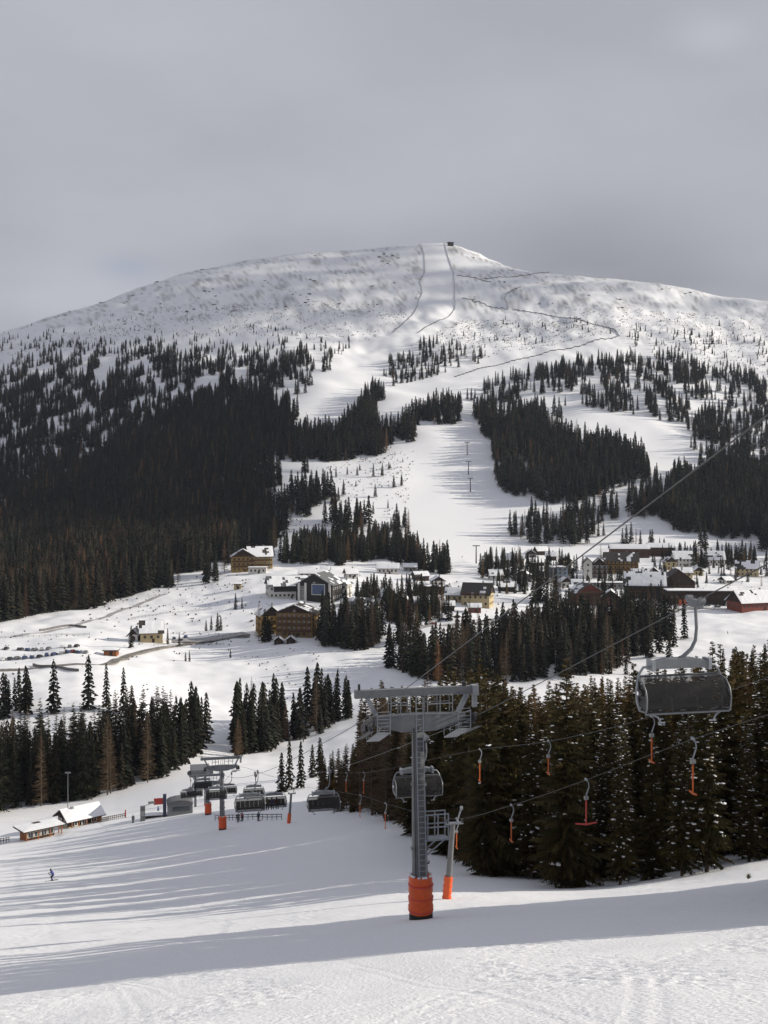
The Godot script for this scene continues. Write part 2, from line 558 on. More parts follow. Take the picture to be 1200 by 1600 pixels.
func forests() -> void:
	var rng := RandomNumberGenerator.new()
	rng.seed = 41
	# zones: outline of the tree feet as seen from the slope (column, row), share of places taken, heights in metres, clumping
	var zones := [
		{"n": "dark", "p": poly([-700, 1000, 0, 972, 200, 936, 330, 888, 350, 866, 445, 852, 437, 800, 416, 745, 402, 718, 480, 724, 560, 712, 640, 694, 650, 680, 604, 656, 560, 642, 455, 640, 440, 622, 400, 618, 330, 640, 210, 688, 90, 755, 0, 800, -700, 930]), "k": 0.97, "h": [21.0, 32.0], "c": -2.0},
		{"n": "upper_left", "p": poly([-700, 600, 0, 528, 100, 508, 250, 498, 350, 500, 450, 515, 545, 535, 522, 575, 480, 612, 450, 630, 400, 618, 330, 640, 210, 688, 90, 755, 0, 800, -700, 930]), "k": 0.8, "h": [13.0, 24.0], "c": 0.0},
		{"n": "upper_mid", "p": poly([527, 622, 530, 642, 590, 655, 596, 640, 606, 615, 590, 600, 560, 602]), "k": 0.75, "h": [19.0, 28.0], "c": -2.0},
		{"n": "upper_mid", "p": poly([595, 572, 640, 540, 700, 535, 745, 555, 742, 572, 690, 588, 640, 598, 600, 592]), "k": 0.5, "h": [11.0, 22.0], "c": -0.1},
		{"n": "upper_mid", "p": poly([618, 645, 700, 622, 719, 636, 716, 664, 660, 667, 622, 658]), "k": 0.85, "h": [21.0, 30.0], "c": -2.0},
		{"n": "right", "p": poly([735, 652, 760, 640, 845, 650, 900, 672, 985, 702, 1016, 724, 1010, 748, 960, 768, 880, 788, 790, 780, 778, 735, 765, 695, 735, 665]), "k": 0.95, "h": [19.0, 33.0], "c": -0.62},
		{"n": "right", "p": poly([733, 606, 850, 573, 950, 560, 1060, 563, 1200, 602, 1700, 690, 1700, 800, 1200, 722, 1075, 662, 960, 640, 850, 622, 740, 640]), "k": 0.72, "h": [14.0, 25.0], "c": 0.02},
		{"n": "right", "p": poly([990, 800, 1065, 755, 1100, 735, 1200, 740, 1700, 780, 1700, 880, 1200, 850, 1130, 842, 1040, 822, 990, 812]), "k": 0.95, "h": [22.0, 32.0], "c": -2.0},
		{"n": "right", "p": poly([1075, 662, 1200, 722, 1700, 800, 1700, 780, 1200, 745, 1100, 735, 1072, 715]), "k": 0.55, "h": [17.0, 25.0], "c": -0.15},
		{"n": "right", "p": poly([786, 822, 850, 815, 950, 796, 975, 806, 935, 838, 880, 856, 800, 852]), "k": 0.55, "h": [18.0, 26.0], "c": -2.0},
		{"n": "clearing", "p": poly([420, 752, 470, 770, 530, 790, 572, 815, 562, 836, 480, 820, 440, 800]), "k": 0.6, "h": [21.0, 33.0], "c": -0.25},
		{"n": "clearing", "p": poly([598, 822, 636, 812, 636, 848, 600, 852]), "k": 0.5, "h": [17.0, 24.0], "c": -2.0},
		{"n": "clearing", "p": poly([470, 735, 648, 700, 640, 812, 590, 822, 560, 800]), "k": 0.05, "h": [7.0, 17.0], "c": -2.0},
		{"n": "clearing", "p": poly([725, 610, 738, 608, 778, 700, 778, 800, 765, 850, 750, 845, 770, 780, 740, 700]), "k": 0.05, "h": [6.0, 14.0], "c": -2.0},
		{"n": "behind_village", "p": poly([430, 868, 500, 858, 600, 850, 640, 866, 690, 882, 704, 895, 650, 884, 600, 878, 560, 884, 500, 884, 440, 882]), "k": 0.75, "h": [17.0, 25.0], "c": -0.4},
		{"n": "behind_village", "p": poly([960, 852, 1035, 846, 1040, 862, 1000, 858, 960, 862]), "k": 0.5, "h": [14.0, 21.0], "c": -2.0},
		{"n": "behind_village", "p": poly([1050, 872, 1100, 866, 1160, 874, 1230, 876, 1230, 890, 1150, 884, 1060, 884]), "k": 0.4, "h": [13.0, 20.0], "c": -2.0},
		{"n": "behind_village", "p": poly([760, 880, 800, 884, 880, 890, 900, 905, 860, 912, 770, 902]), "k": 0.45, "h": [13.0, 19.0], "c": -2.0},
		{"n": "village", "p": poly([560, 925, 620, 930, 690, 942, 700, 975, 640, 985, 585, 968, 552, 940]), "k": 0.75, "h": [10.0, 19.0], "c": -0.3},
		{"n": "village", "p": poly([900, 905, 1060, 900, 1060, 938, 900, 940]), "k": 0.22, "h": [8.0, 15.0], "c": -2.0},
		{"n": "village", "p": poly([760, 900, 890, 905, 890, 935, 770, 930]), "k": 0.5, "h": [9.0, 17.0], "c": -0.2},
		{"n": "right", "p": poly([955, 522, 1060, 508, 1200, 530, 1700, 600, 1700, 690, 1200, 602, 1060, 563, 980, 555]), "k": 0.2, "h": [7.0, 14.0], "c": -0.15},
		{"n": "upper_mid", "p": poly([730, 520, 800, 500, 930, 508, 950, 520, 840, 540, 740, 562]), "k": 0.09, "h": [6.0, 12.0], "c": -0.1},
		{"n": "village", "p": poly([880, 928, 1000, 938, 1075, 940, 1070, 968, 980, 985, 870, 985]), "k": 0.16, "h": [11.0, 19.0], "c": -0.3},
		{"n": "village", "p": poly([1000, 880, 1200, 885, 1200, 912, 1090, 915, 1000, 905]), "k": 0.12, "h": [7.0, 13.0], "c": -2.0},
		{"n": "village", "p": poly([820, 915, 890, 925, 890, 955, 830, 950]), "k": 0.3, "h": [15.0, 22.0], "c": -2.0},
		{"n": "village", "p": poly([395, 1000, 430, 1006, 440, 990, 402, 985]), "k": 0.5, "h": [16.0, 22.0], "c": -2.0},
		{"n": "middle", "p": poly([490, 1002, 560, 1022, 640, 1062, 690, 1072, 760, 1066, 860, 1062, 960, 1050, 1040, 1005, 1030, 985, 960, 985, 880, 985, 820, 1010, 700, 1015, 620, 1000, 560, 985, 500, 978]), "k": 0.9, "h": [15.0, 26.0], "c": -0.42},
		{"n": "middle", "p": poly([1000, 985, 1060, 975, 1075, 1000, 1040, 1020]), "k": 0.2, "h": [20.0, 26.0], "c": -2.0},
		{"n": "left_block", "p": poly([-300, 1330, 5, 1270, 60, 1262, 150, 1250, 240, 1224, 300, 1192, 332, 1170, 322, 1158, 240, 1178, 150, 1196, 60, 1215, -300, 1260]), "k": 0.97, "h": [16.0, 24.5], "c": -2.0},
		{"n": "mid_block", "p": poly([372, 1186, 430, 1172, 490, 1152, 552, 1122, 545, 1108, 490, 1122, 430, 1135, 372, 1150]), "k": 0.9, "h": [14.0, 23.0], "c": -0.7},
		{"n": "left_far", "p": poly([-300, 1160, 0, 1132, 55, 1122, 50, 1100, 0, 1105, -300, 1120]), "k": 0.4, "h": [15.0, 20.0], "c": -2.0},
		{"n": "left_far", "p": poly([320, 1150, 365, 1130, 372, 1142, 335, 1165]), "k": 0.3, "h": [14.0, 19.0], "c": -2.0},
		{"n": "near", "p": poly([505, 1262, 565, 1276, 640, 1303, 720, 1362, 800, 1380, 900, 1390, 1050, 1375, 1200, 1349, 1500, 1300, 2600, 1180, 2600, 1050, 1200, 1120, 900, 1150, 700, 1165, 600, 1190, 545, 1215, 500, 1240]), "k": 0.8, "h": [13.0, 21.5], "c": -2.0},
	]
	var places := []
	var larches := []
	for band in [[74.0, 240.0, 3.7], [240.0, 470.0, 3.9], [470.0, 640.0, 4.2], [640.0, 1000.0, 4.6], [1000.0, 1500.0, 5.9], [1500.0, 2450.0, 6.2]]:
		var sp: float = band[2]
		var d: float = band[0]
		while d < band[1]:
			var x := -760.0 / F * d if d > 240.0 else -400.0 / F * d
			var xe := 920.0 / F * d if d > 240.0 else minf(1900.0 / F * d, 130.0)
			while x < xe:
				var xx := x + rng.randf_range(-0.45, 0.45) * sp
				var dd := d + rng.randf_range(-0.45, 0.45) * sp
				x += sp
				var px := CX + F * xx / dd
				var roll := rng.randf()
				var tall := rng.randf()
				var py := row_of(xx, base_h(xx, dd), dd)
				if py > 1400.0: continue
				var wob := Vector2(nz3.get_noise_2d(xx * 0.35, dd * 0.25), nz3.get_noise_2d(xx * 0.35 + 900.0, dd * 0.25)) * (Vector2(48, 20) if dd > 800.0 else Vector2(10, 3))
				if rng.randf() < 0.12: wob *= 2.6
				for z in zones:
					if z.n == "near" and dd > 240.0: continue
					if z.n != "near" and dd < 240.0: continue
					if not Geometry2D.is_point_in_polygon(Vector2(px, py) + (wob if z.n != "near" else Vector2.ZERO), z.p): continue
					var k: float = z.k
					if z.c > -1.0:
						var cl := nz3.get_noise_2d(xx * 0.6, dd * 0.3) * 1.5 + nz2.get_noise_2d(xx * 1.3 + 300.0, dd * 0.5) * 0.8
						if z.n == "upper_left":
							k *= smoothstep(0.0, 115.0, py - along([[-300, 560], [0, 512], [100, 503], [250, 492], [350, 490], [450, 505], [545, 525]], px)) * 1.2 + 0.2
							k *= smoothstep(-0.12, 0.38, cl)
							if py > 670.0: k = maxf(k, 0.7 * smoothstep(-0.6, 0.2, cl))
						else:
							k *= smoothstep(z.c - 0.25, z.c + 0.25, cl)
					if z.n == "near" and px < 800.0: k = 0.97
					if roll > k or on_piste(px, py): break
					if dd > 900.0 and (on_piste(px, py - 0.5 * z.h[1] * F / dd) or on_piste(px, py - 0.85 * z.h[1] * F / dd)) and py < 700.0: break
					if blocked(xx, dd): break
					var h := lerpf(z.h[0], z.h[1], tall)
					if rng.randf() < 0.14: h *= 0.62
					if z.n == "upper_left": h *= lerpf(0.32, 1.0, smoothstep(500.0, 590.0, py))
					if z.n == "near" and px < 780.0 and px > 560.0: h *= 1.12
					if z.n == "near": h *= lerpf(0.95, 1.05, smoothstep(900.0, 1200.0, px)) * (0.62 if px < 560.0 and dd > 150.0 else 1.0)
					var lar := rng.randf() < ((0.3 if px < 680.0 else 0.07) if z.n == "near" else (0.2 if z.n in ["village", "middle"] else (0.1 if z.n in ["behind_village", "left_block"] else 0.05)))
					if z.n == "dark" and py > 700.0: lar = rng.randf() < 0.12
					var e := {"x": xx, "d": dd, "h": h, "px": px, "py": py, "z": z.n, "s": h / dd}
					if lar: larches.append(e)
					else: places.append(e)
					if z.n == "near" and px < 830.0 and px > 565.0:      # the wood is thickest along the piste
						var e2 := e.duplicate()
						e2.x = xx + sp * 0.5; e2.d = dd + sp * 0.45; e2.h = h * 0.94
						places.append(e2)
					break
			d += sp
	# single trees that stand apart
	for a in [[84, 1117, 20.0], [138, 1113, 21.0], [166, 1110, 17.0], [193, 1118, 17.5], [206, 1122, 12.0], [205, 1013, 12.0], [262, 1008, 9.0], [280, 1010, 8.0], [296, 1034, 6.0], [290, 1033, 5.0], [368, 952, 11.0], [378, 951, 8.0], [330, 985, 9.0], [340, 988, 11.0], [345, 988, 9.0], [322, 985, 7.0], [360, 1028, 5.0], [452, 1235, 13.0], [440, 1238, 10.0], [488, 1215, 9.0], [500, 1212, 10.5], [470, 1232, 12.0], [1013, 1028, 22.0], [1052, 1010, 21.0], [1030, 1020, 19.0], [1045, 1030, 14.0], [978, 1052, 9.0], [1130, 1075, 16.0], [1150, 1080, 18.0], [1175, 1085, 17.0], [1110, 1082, 14.0], [1090, 1078, 11.0], [1195, 1088, 20.0]]:
		var p := spot(a[0], a[1], 215.0 if float(a[1]) > 1200.0 else 330.0)
		places.append({"x": p.x, "d": -p.z, "h": a[2], "px": float(a[0]), "py": float(a[1]), "z": "single", "s": float(a[2]) / -p.z})
	# trees beyond the right edge of the picture, whose shadows fall across the piste
	for a in off_trees():
		places.append({"x": a[0], "d": a[1], "h": a[2], "px": 5000.0, "py": 0.0, "z": "off", "s": 0.0})
	print("spruces ", places.size(), " larches ", larches.size())
	var ctone := Color(0.056, 0.046, 0.019)
	var bark := mat("bark", Color.WHITE, 0.95, 0, 0, 1, true)
	var leaf := mat("needles", Color.WHITE, 0.85, 0, 0, 1, true)
	leaf.metallic_specular = 0.25
	var snowm := mat("tree_snow", lin(0.8, 0.81, 0.84), 0.8)
	var near_proto := []
	for k in 4:
		var sn := MB.new()
		var cr := spruce_crown(rng, 20.0, [2.5, 2.9, 2.3, 3.1][k], [0.05, 0.04, 0.07, 0.03][k], 46, 8, 15, ctone, sn, [0.14, 0.02, 0.42, 0.08][k])
		near_proto.append([trunk(20.0, 0.2).mesh(bark), cr.mesh(leaf), sn.mesh(snowm)])
	var mid_proto := []
	for k in 3:
		var cr := spruce_crown(rng, 20.0, [2.9, 3.4, 3.0][k], [0.04, 0.06, 0.1][k], 32, 8, 11, Color(0.02, 0.022, 0.014), null, 0.0)
		mid_proto.append([trunk(20.0, 0.19).mesh(bark), cr.mesh(leaf)])
	var larch_proto := []
	for k in 2:
		larch_proto.append([trunk(18.0, 0.15).mesh(bark), larch_crown(rng, 18.0, [2.1, 2.5][k], Color(0.105, 0.073, 0.048)).mesh(leaf)])
	places.sort_custom(func(a, b): return a.s > b.s)
	larches.sort_custom(func(a, b): return a.s > b.s)
	var singles := 0
	var listed := []
	var mass := {}
	for e in places:
		var at := Vector3(e.x, ground(e.x, e.d) - 0.15, -e.d)
		var hidden: bool = e.z == "near" and not front(e)
		var seen_: bool = e.px > -40.0 and e.px < 1240.0
		if singles < 300 and seen_ and not hidden:
			singles += 1
			var near: bool = e.d < 260.0
			var t := thing("spruce_tree", tree_label(e), "spruce", at, rng.randf() * TAU, tree_group(e))
			listed.append([e.px, t])
			var s: float = e.h / 20.0
			t.scale = Vector3(s * rng.randf_range(0.9, 1.15), s, s * rng.randf_range(0.9, 1.15))
			if near:
				var pick := rng.randi() % 4
				if e.px < 820.0 and rng.randf() < 0.8: pick = 1
				if e.px > 960.0 and rng.randf() < 0.55: pick = 2
				var pr: Array = near_proto[pick]
				inst(pr[0], "trunk", t); inst(pr[1], "crown", t)
				if e.d < 200.0: inst(pr[2], "snow_on_boughs", t)
			else:
				var pr: Array = mid_proto[rng.randi() % 3]
				inst(pr[0], "trunk", t); inst(pr[1], "crown", t)
		else:
			var key: String = e.z
			if key in ["single", "left_far", "left_block", "mid_block"]: key = "middle"
			if key == "near" or key == "off": key = "near"
			if not mass.has(key): mass[key] = []
			mass[key].append([at, e.h])
	var ls := 0
	for e in larches:
		var at := Vector3(e.x, ground(e.x, e.d) - 0.15, -e.d)
		if ls < 90 and e.px > -40.0 and e.px < 1240.0 and not (e.z == "near" and not front(e)):
			ls += 1
			var t := thing("larch_tree", larch_label(e), "larch", at, rng.randf() * TAU, "bare larches in the " + tree_group(e).trim_prefix("spruces in the "))
			listed.append([e.px, t])
			var s: float = e.h / 18.0
			t.scale = Vector3(s, s, s)
			var pr: Array = larch_proto[rng.randi() % 2]
			inst(pr[0], "trunk", t); inst(pr[1], "crown", t)
		else:
			if not mass.has("larch"): mass["larch"] = []
			mass["larch"].append([at, e.h])
	number_labels(listed)
	var words := {
		"dark": ["dark_forest", "closed dark spruce forest on the left flank of the mountain"],
		"upper_left": ["open_forest", "scattered spruces thinning out towards the tree line on the left"],
		"upper_mid": ["forest_islands", "small groves between the upper pistes under the summit"],
		"right": ["right_forest", "spruce forest with snowy gaps on the right flank of the mountain"],
		"clearing": ["clearing_trees", "thin trees on the logged clearing left of the broad piste"],
		"behind_village": ["village_back_forest", "dark belt of spruces behind the village houses"],
		"village": ["village_trees", "spruces standing between the village houses"],
		"middle": ["middle_forest", "spruces below the village in the middle of the valley"],
		"near": ["near_forest", "inner spruces of the near forest on the right side"],
		"larch": ["larch_mass", "bare brown larches scattered through the far forests"]}
	for key in mass:
		var list: Array = mass[key]
		var mm := MultiMesh.new()
		mm.transform_format = MultiMesh.TRANSFORM_3D
		mm.use_colors = true
		if key == "near": mm.mesh = joined(near_proto[0], leaf)
		elif key == "larch": mm.mesh = joined(larch_proto[0], leaf)
		else:
			var fr := RandomNumberGenerator.new()
			fr.seed = key.hash()
			mm.mesh = far_tree(fr, {"upper_left": 0.17, "dark": 0.155, "right": 0.155}.get(key, 0.155), 0.09 if key in ["right", "clearing"] else 0.05, Color(0.016, 0.018, 0.0145)).mesh(leaf)
		var unit := 20.0 if key == "near" else (18.0 if key == "larch" else 1.0)
		mm.instance_count = list.size()
		for i in list.size():
			var s: float = list[i][1] / unit
			var w := s * rng.randf_range(0.8, 1.3)
			mm.set_instance_transform(i, Transform3D(Basis(Vector3.UP, rng.randf() * TAU).scaled(Vector3(w, s, w)), list[i][0]))
			var at2: Vector3 = list[i][0]
			var g := rng.randf_range(0.5, 1.5) * (1.0 + 0.5 * nz.get_noise_2d(at2.x * 3.0, at2.z * 2.0))
			var br := 0.35 + 0.6 * nz.get_noise_2d(at2.x * 2.0 + 50.0, at2.z * 1.5)
			mm.set_instance_color(i, Color(g * (1.0 + maxf(0.0, br) * rng.randf_range(0.3, 1.3)), g * (1.0 + maxf(0.0, br) * 0.35), g * rng.randf_range(0.85, 1.1)))
		var o := MultiMeshInstance3D.new()
		o.multimesh = mm
		o.name = words[key][0]
		add_child(o)
		tag(o, words[key][1], "forest", "", "stuff")

func joined(meshes: Array, m: Material) -> ArrayMesh:
	var st := SurfaceTool.new()
	for k in 2: st.append_from(meshes[k], 0, Transform3D())
	st.set_material(m)
	return st.commit()

func front(e: Dictionary) -> bool:      # does this near tree stand at the edge of the wood, or tower over it?
	var edge := [[500, 215], [560, 182], [640, 150], [720, 112], [800, 97], [900, 93], [1050, 89], [1200, 82], [1500, 80]]
	return e.d < along(edge, e.px) + 34.0 or rng_of(e) < 0.25

func rng_of(e: Dictionary) -> float:
	return absf(fmod(e.x * 12.9898 + e.d * 78.233, 1.0))

func tree_group(e: Dictionary) -> String:
	match e.z:
		"near": return "spruces in the near forest on the right"
		"left_block": return "spruces in the block behind the huts"
		"mid_block": return "spruces in the block between the two pistes"
		"middle": return "spruces in the belt below the village"
		"village", "behind_village": return "spruces in the village"
		"left_far": return "spruces in the stand at the left edge"
	return "spruces in the open"

func nth(k: int) -> String:
	var w := ["first", "second", "third", "fourth", "fifth", "sixth", "seventh", "eighth", "ninth", "tenth"]
	return w[k] if k < 10 else "%d%s" % [k + 1, "st" if k % 10 == 0 and k != 10 else ("nd" if k % 10 == 1 and k != 11 else ("rd" if k % 10 == 2 and k != 12 else "th"))]

func number_labels(list: Array) -> void:      # [column, node]: things alike are told apart by their order from the left
	var by := {}
	for e in list:
		var l: String = e[1].get_meta("label")
		if not by.has(l): by[l] = []
		by[l].append(e)
	for l in by:
		if by[l].size() < 2: continue
		by[l].sort_custom(func(a, b): return a[0] < b[0])
		for k in by[l].size(): by[l][k][1].set_meta("label", "%s, %s from left" % [l, nth(k)])

func tree_label(e: Dictionary) -> String:
	var px: float = e.px
	var big := "tall" if e.h > 17.5 else ("short" if e.h < 13.0 else "middling")
	match e.z:
		"near":
			if px < 640.0: return "%s dark spruce in near forest, left of big lift tower" % big
			if px < 760.0: return "%s dark spruce in near forest, behind big tower and thin pole" % big
			if px < 880.0: return "%s olive spruce in near forest, right of thin pole" % big
			if px < 980.0: return "%s snow-flecked spruce in near forest, behind red bar" % big
			if px < 1130.0: return "%s snow-flecked spruce in near forest, below the nearest chair" % big
			return "%s snow-flecked spruce in near forest, at right picture edge" % big
		"left_block":
			if px < 70.0: return "%s dark spruce at left end of the block behind the huts" % big
			if px < 160.0: return "%s dark spruce in block directly above the snow-roofed hut" % big
			if px < 250.0: return "%s dark spruce in middle of the block behind the huts" % big
			return "%s dark spruce at right end of block behind huts" % big
		"mid_block":
			if px < 420.0: return "%s spruce at left end of block above the second lift tower" % big
			if px < 480.0: return "%s spruce in middle of block above the station chairs" % big
			return "%s spruce in block left of big tower's crossarm" % big
		"middle":
			if px < 600.0: return "%s spruce in belt below village, under the yellow hotel" % big
			if px < 720.0: return "%s spruce in belt below village, above the big lift tower" % big
			if px < 860.0: return "%s spruce in belt below village, under the parked cars" % big
			return "%s spruce in belt below village, behind nearest chair" % big
		"village": return "%s spruce among village houses, near the %s" % [big, "yellow hotel" if px < 560.0 else "dark gabled house"]
		"behind_village": return "%s spruce in dark belt behind village houses, %s part" % [big, "left" if px < 600.0 else "right"]
		"left_far": return "%s spruce in stand at left edge below the car park" % big
	return "lone %s spruce %s" % [big, "on the snow below the car park" if e.d > 330.0 and px < 250.0 else ("beside the piste right of the chairs" if e.d < 300.0 else ("on open snow near the left hotel" if px < 420.0 else "near the far piste at right"))]

func larch_label(e: Dictionary) -> String:
	var px: float = e.px
	match e.z:
		"near": return "bare brown larch in near forest, %s" % ("left of big lift tower" if px < 650.0 else ("right of big lift tower" if px < 860.0 else "below the nearest chair"))
		"left_block": return "bare brown larch in the block behind the huts"
		"mid_block": return "bare brown larch in block above the station chairs"
		"middle": return "bare brown larch in belt below village, %s" % ("left half" if px < 700.0 else "right half")
		"village", "behind_village": return "bare brown larch among the village houses, %s half" % ("left" if px < 620.0 else "right")
		"dark": return "bare brown larch at the lower edge of the dark forest"
	return "bare brown larch standing in the open below the village"

var blocks := []
func blocked(x: float, d: float) -> bool:
	for b in blocks:
		if absf(x - b[0]) < b[2] and absf(d - b[1]) < b[3]: return true
	return false

func off_trees() -> Array:
	var r := RandomNumberGenerator.new()
	r.seed = 9
	var list := []
	var d := 41.5
	while d < 73.0:
		var x := 20.5 + maxf(0.0, d - 50.0) * 0.45
		var k := 0
		while k < 10:
			list.append([x + r.randf_range(-1.0, 1.0), d + r.randf_range(-0.8, 0.8), r.randf_range(17.0, 21.0)])
			x += 3.6
			k += 1
		d += 2.9
	return list

# ---------------------------------------------------------------- buildings
var win_frame := {}
var pane_mesh: ArrayMesh
func window_frame(kind: String) -> ArrayMesh:
	if not win_frame.has(kind):
		var b := MB.new()
		b.box(Vector3(-0.62, 0, 0.05), Vector3(0.12, 1.5, 0.1)); b.box(Vector3(0.62, 0, 0.05), Vector3(0.12, 1.5, 0.1))
		b.box(Vector3(0, 0.72, 0.05), Vector3(1.12, 0.12, 0.098)); b.box(Vector3(0, -0.72, 0.06), Vector3(1.36, 0.12, 0.16))
		b.box(Vector3(0, 0, 0.05), Vector3(0.07, 1.3, 0.06))
		win_frame[kind] = b.mesh(mat("window_white", lin(0.7, 0.7, 0.68), 0.6) if kind == "white" else mat("window_brown", lin(0.12, 0.07, 0.04), 0.6))
	return win_frame[kind]

func snow_on(w: float, l: float, cover: float, rng: RandomNumberGenerator, thick := 0.3) -> MB:      # a sheet of snow w by l lying in the xz plane, with bare gaps where cover is below 1
	var b := MB.new()
	var nx := maxi(3, int(w / 1.6))
	var nl := maxi(3, int(l / 1.6))
	var hs := []
	for i in nx + 1:
		var row := []
		for j in nl + 1:
			var edge := i == 0 or j == 0 or i == nx or j == nl
			row.append(thick * (0.45 if edge else rng.randf_range(0.8, 1.2)))
		hs.append(row)
	var ox := rng.randf() * 500.0
	for i in nx:
		for j in nl:
			var cx := (i + 0.5) / nx
			var cl := (j + 0.5) / nl
			if cover < 1.0 and 0.5 + 0.9 * nz3.get_noise_2d(ox + cx * w * 2.2, cl * l * 2.2) > cover: continue
			var p := []
			for q in [[0, 0], [1, 0], [1, 1], [0, 1]]:
				p.append(Vector3((float(i + q[0]) / nx - 0.5) * w, hs[i + q[0]][j + q[1]], (float(j + q[1]) / nl - 0.5) * l))
			b.quad(p[3], p[2], p[1], p[0])
			for k in 4:
				var a: Vector3 = p[k]
				var c: Vector3 = p[(k + 1) % 4]
				b.quad(a, c, Vector3(c.x, 0.01, c.z), Vector3(a.x, 0.01, a.z))
	if b.v.is_empty(): b.box(Vector3(0, 0.1, 0), Vector3(w * 0.3, 0.2, l * 0.2))
	return b

func put_windows(o: Node3D, face: String, w: float, dep: float, y0: float, floors: int, n: int, fh: float, kind: String, inset := 0.0) -> void:
	if n <= 0: return
	var bas := Basis()
	var span := w
	var out := dep * 0.5
	if face == "right": bas = Basis(Vector3.UP, PI / 2); span = dep; out = w * 0.5
	if face == "left": bas = Basis(Vector3.UP, -PI / 2); span = dep; out = w * 0.5
	for f in floors:
		for k in n:
			var lx := ((k + 0.5) / n - 0.5) * (span - 1.2)
			var at := bas * Vector3(lx, y0 + f * fh + fh * 0.55, out + inset)
			var fr := inst(window_frame(kind), "window", o, at, bas)
			inst(pane_mesh, "pane", fr)

func house(s: Dictionary) -> Node3D:
	var d0: float = s.get("d0", 480.0)
	var at := spot(s.px, s.py, d0)
	var d := -at.z
	var sc := d / F
	var w: float = s.w * sc
	var dep: float = s.get("dep", 11.0)
	var he: float = s.e * sc
	var hr: float = s.get("r", s.e) * sc
	var yaw := deg_to_rad(s.get("yaw", 0.0))
	at.z -= dep * 0.5
	var rng := RandomNumberGenerator.new()
	rng.seed = int(s.px * 31 + s.py)
	var o := thing(s.n, s.l, s.get("c", "house"), at, yaw, s.get("g", ""))
	blocks.append([at.x, -at.z, w * 0.5 + 3.0, dep * 0.5 + 4.0])
	var wall: Material = s.wall
	var timber: Material = s.get("timber", wall)
	var roofm: Material = s.get("roof", mats.roof_brown)
	var kind: String = s.get("win", "brown")
	var b := MB.new()
	b.box(Vector3(0, (he - 4.0) * 0.5, 0), Vector3(w, he + 4.0, dep))
	part(b, "wall", wall, o)
	var over := 0.9
	var snow: float = s.get("snow", 1.0)
	var shape: String = s.get("ridge", "z")
	if shape == "flat":
		b = MB.new()
		b.box(Vector3(0, he + 0.2, 0.2), Vector3(w + 1.2, 0.4, dep + 1.4))
		var rf := part(b, "roof", roofm, o)
		var sn := part(snow_on(w + 1.0, dep + 1.2, snow, rng), "roof_snow", mats.roof_snow, rf)
		sn.position = Vector3(0, he + 0.4, 0.2)
	else:
		var alongx := shape == "x"
		var half := (dep if alongx else w) * 0.5
		var length := (w if alongx else dep) + over * 2.0
		var rise := hr - he
		for e in [-1.0, 1.0]:      # the two gables
			b = MB.new()
			var g: float = e * ((w if alongx else dep) * 0.5 + 0.03)
			if alongx:
				var p0 := Vector3(g, he, half * e); var p1 := Vector3(g, he, -half * e); var p2 := Vector3(g, hr, 0)
				b.tri(p0, p1, p2)
			else:
				b.tri(Vector3(-half * e, he, g), Vector3(half * e, he, g), Vector3(0, hr, g))
			part(b, "gable", timber, o)
		var slope := sqrt(half * half + rise * rise)
		var ang := atan2(rise, half)
		var rf: MeshInstance3D
		for e in [-1.0, 1.0]:
			var len_ := slope + over / cos(ang)
			b = MB.new()
			b.box(Vector3(0, 0, 0), Vector3(length if alongx else len_, 0.3, len_ if alongx else length))
			var mid := (half + over) * 0.5
			var y := hr - mid * tan(ang) + 0.18
			var bas := Basis(Vector3.RIGHT, ang * e) if alongx else Basis(Vector3.BACK, -ang * e)
			var pos := Vector3(0, y, mid * e) if alongx else Vector3(mid * e, y, 0)
			rf = inst(b.mesh(roofm), "roof", o, pos, bas)
			if snow > 0.0:
				var sn := part(snow_on((length if alongx else len_) - 0.3, (len_ if alongx else length) - 0.3, snow, rng), "roof_snow", mats.roof_snow, rf)
				sn.position.y = 0.15
		if s.get("chimney", true):
			b = MB.new()
			b.box(Vector3(w * 0.18, hr - 0.2, -dep * 0.12), Vector3(0.9, 2.4, 0.9))
			b.box(Vector3(w * 0.18, hr + 1.05, -dep * 0.12), Vector3(1.15, 0.2, 1.15))
			part(b, "chimney", mats.plaster_grey, o)
	var floors: int = s.get("floors", maxi(1, int(he / 2.9)))
	var fh := he / floors
	var nw: int = s.get("nw", maxi(1, int(w / 3.2)))
	put_windows(o, "front", w, dep, 0, floors, nw, fh, kind)
	put_windows(o, "right", w, dep, 0, floors, maxi(1, int(dep / 3.6)), fh, kind)
	put_windows(o, "left", w, dep, 0, floors, maxi(1, int(dep / 4.5)), fh, kind)
	if shape == "z" and hr - he > 3.2:
		var fr := inst(window_frame(kind), "window", o, Vector3(0, he + 1.0, dep * 0.5 + 0.03))
		inst(pane_mesh, "pane", fr)
	var bal: Array = s.get("balc", [])
	for f in bal:
		b = MB.new()
		b.box(Vector3(0, f * fh + 0.1, dep * 0.5 + 0.7), Vector3(w * 0.94, 0.18, 1.4))
		var bl := part(b, "balcony", mats.timber_dark, o)
		b = MB.new()
		b.box(Vector3(0, f * fh + 0.98, dep * 0.5 + 1.36), Vector3(w * 0.94, 0.12, 0.12))
		b.box(Vector3(0, f * fh + 0.55, dep * 0.5 + 1.35), Vector3(w * 0.93, 0.62, 0.05))
		part(b, "railing", mats.timber, bl)
	if s.get("door", true):
		b = MB.new()
		b.box(Vector3(w * 0.08, 1.05, dep * 0.5 + 0.06), Vector3(1.3, 2.1, 0.1))
		part(b, "door", mats.timber_dark, o)
	return o

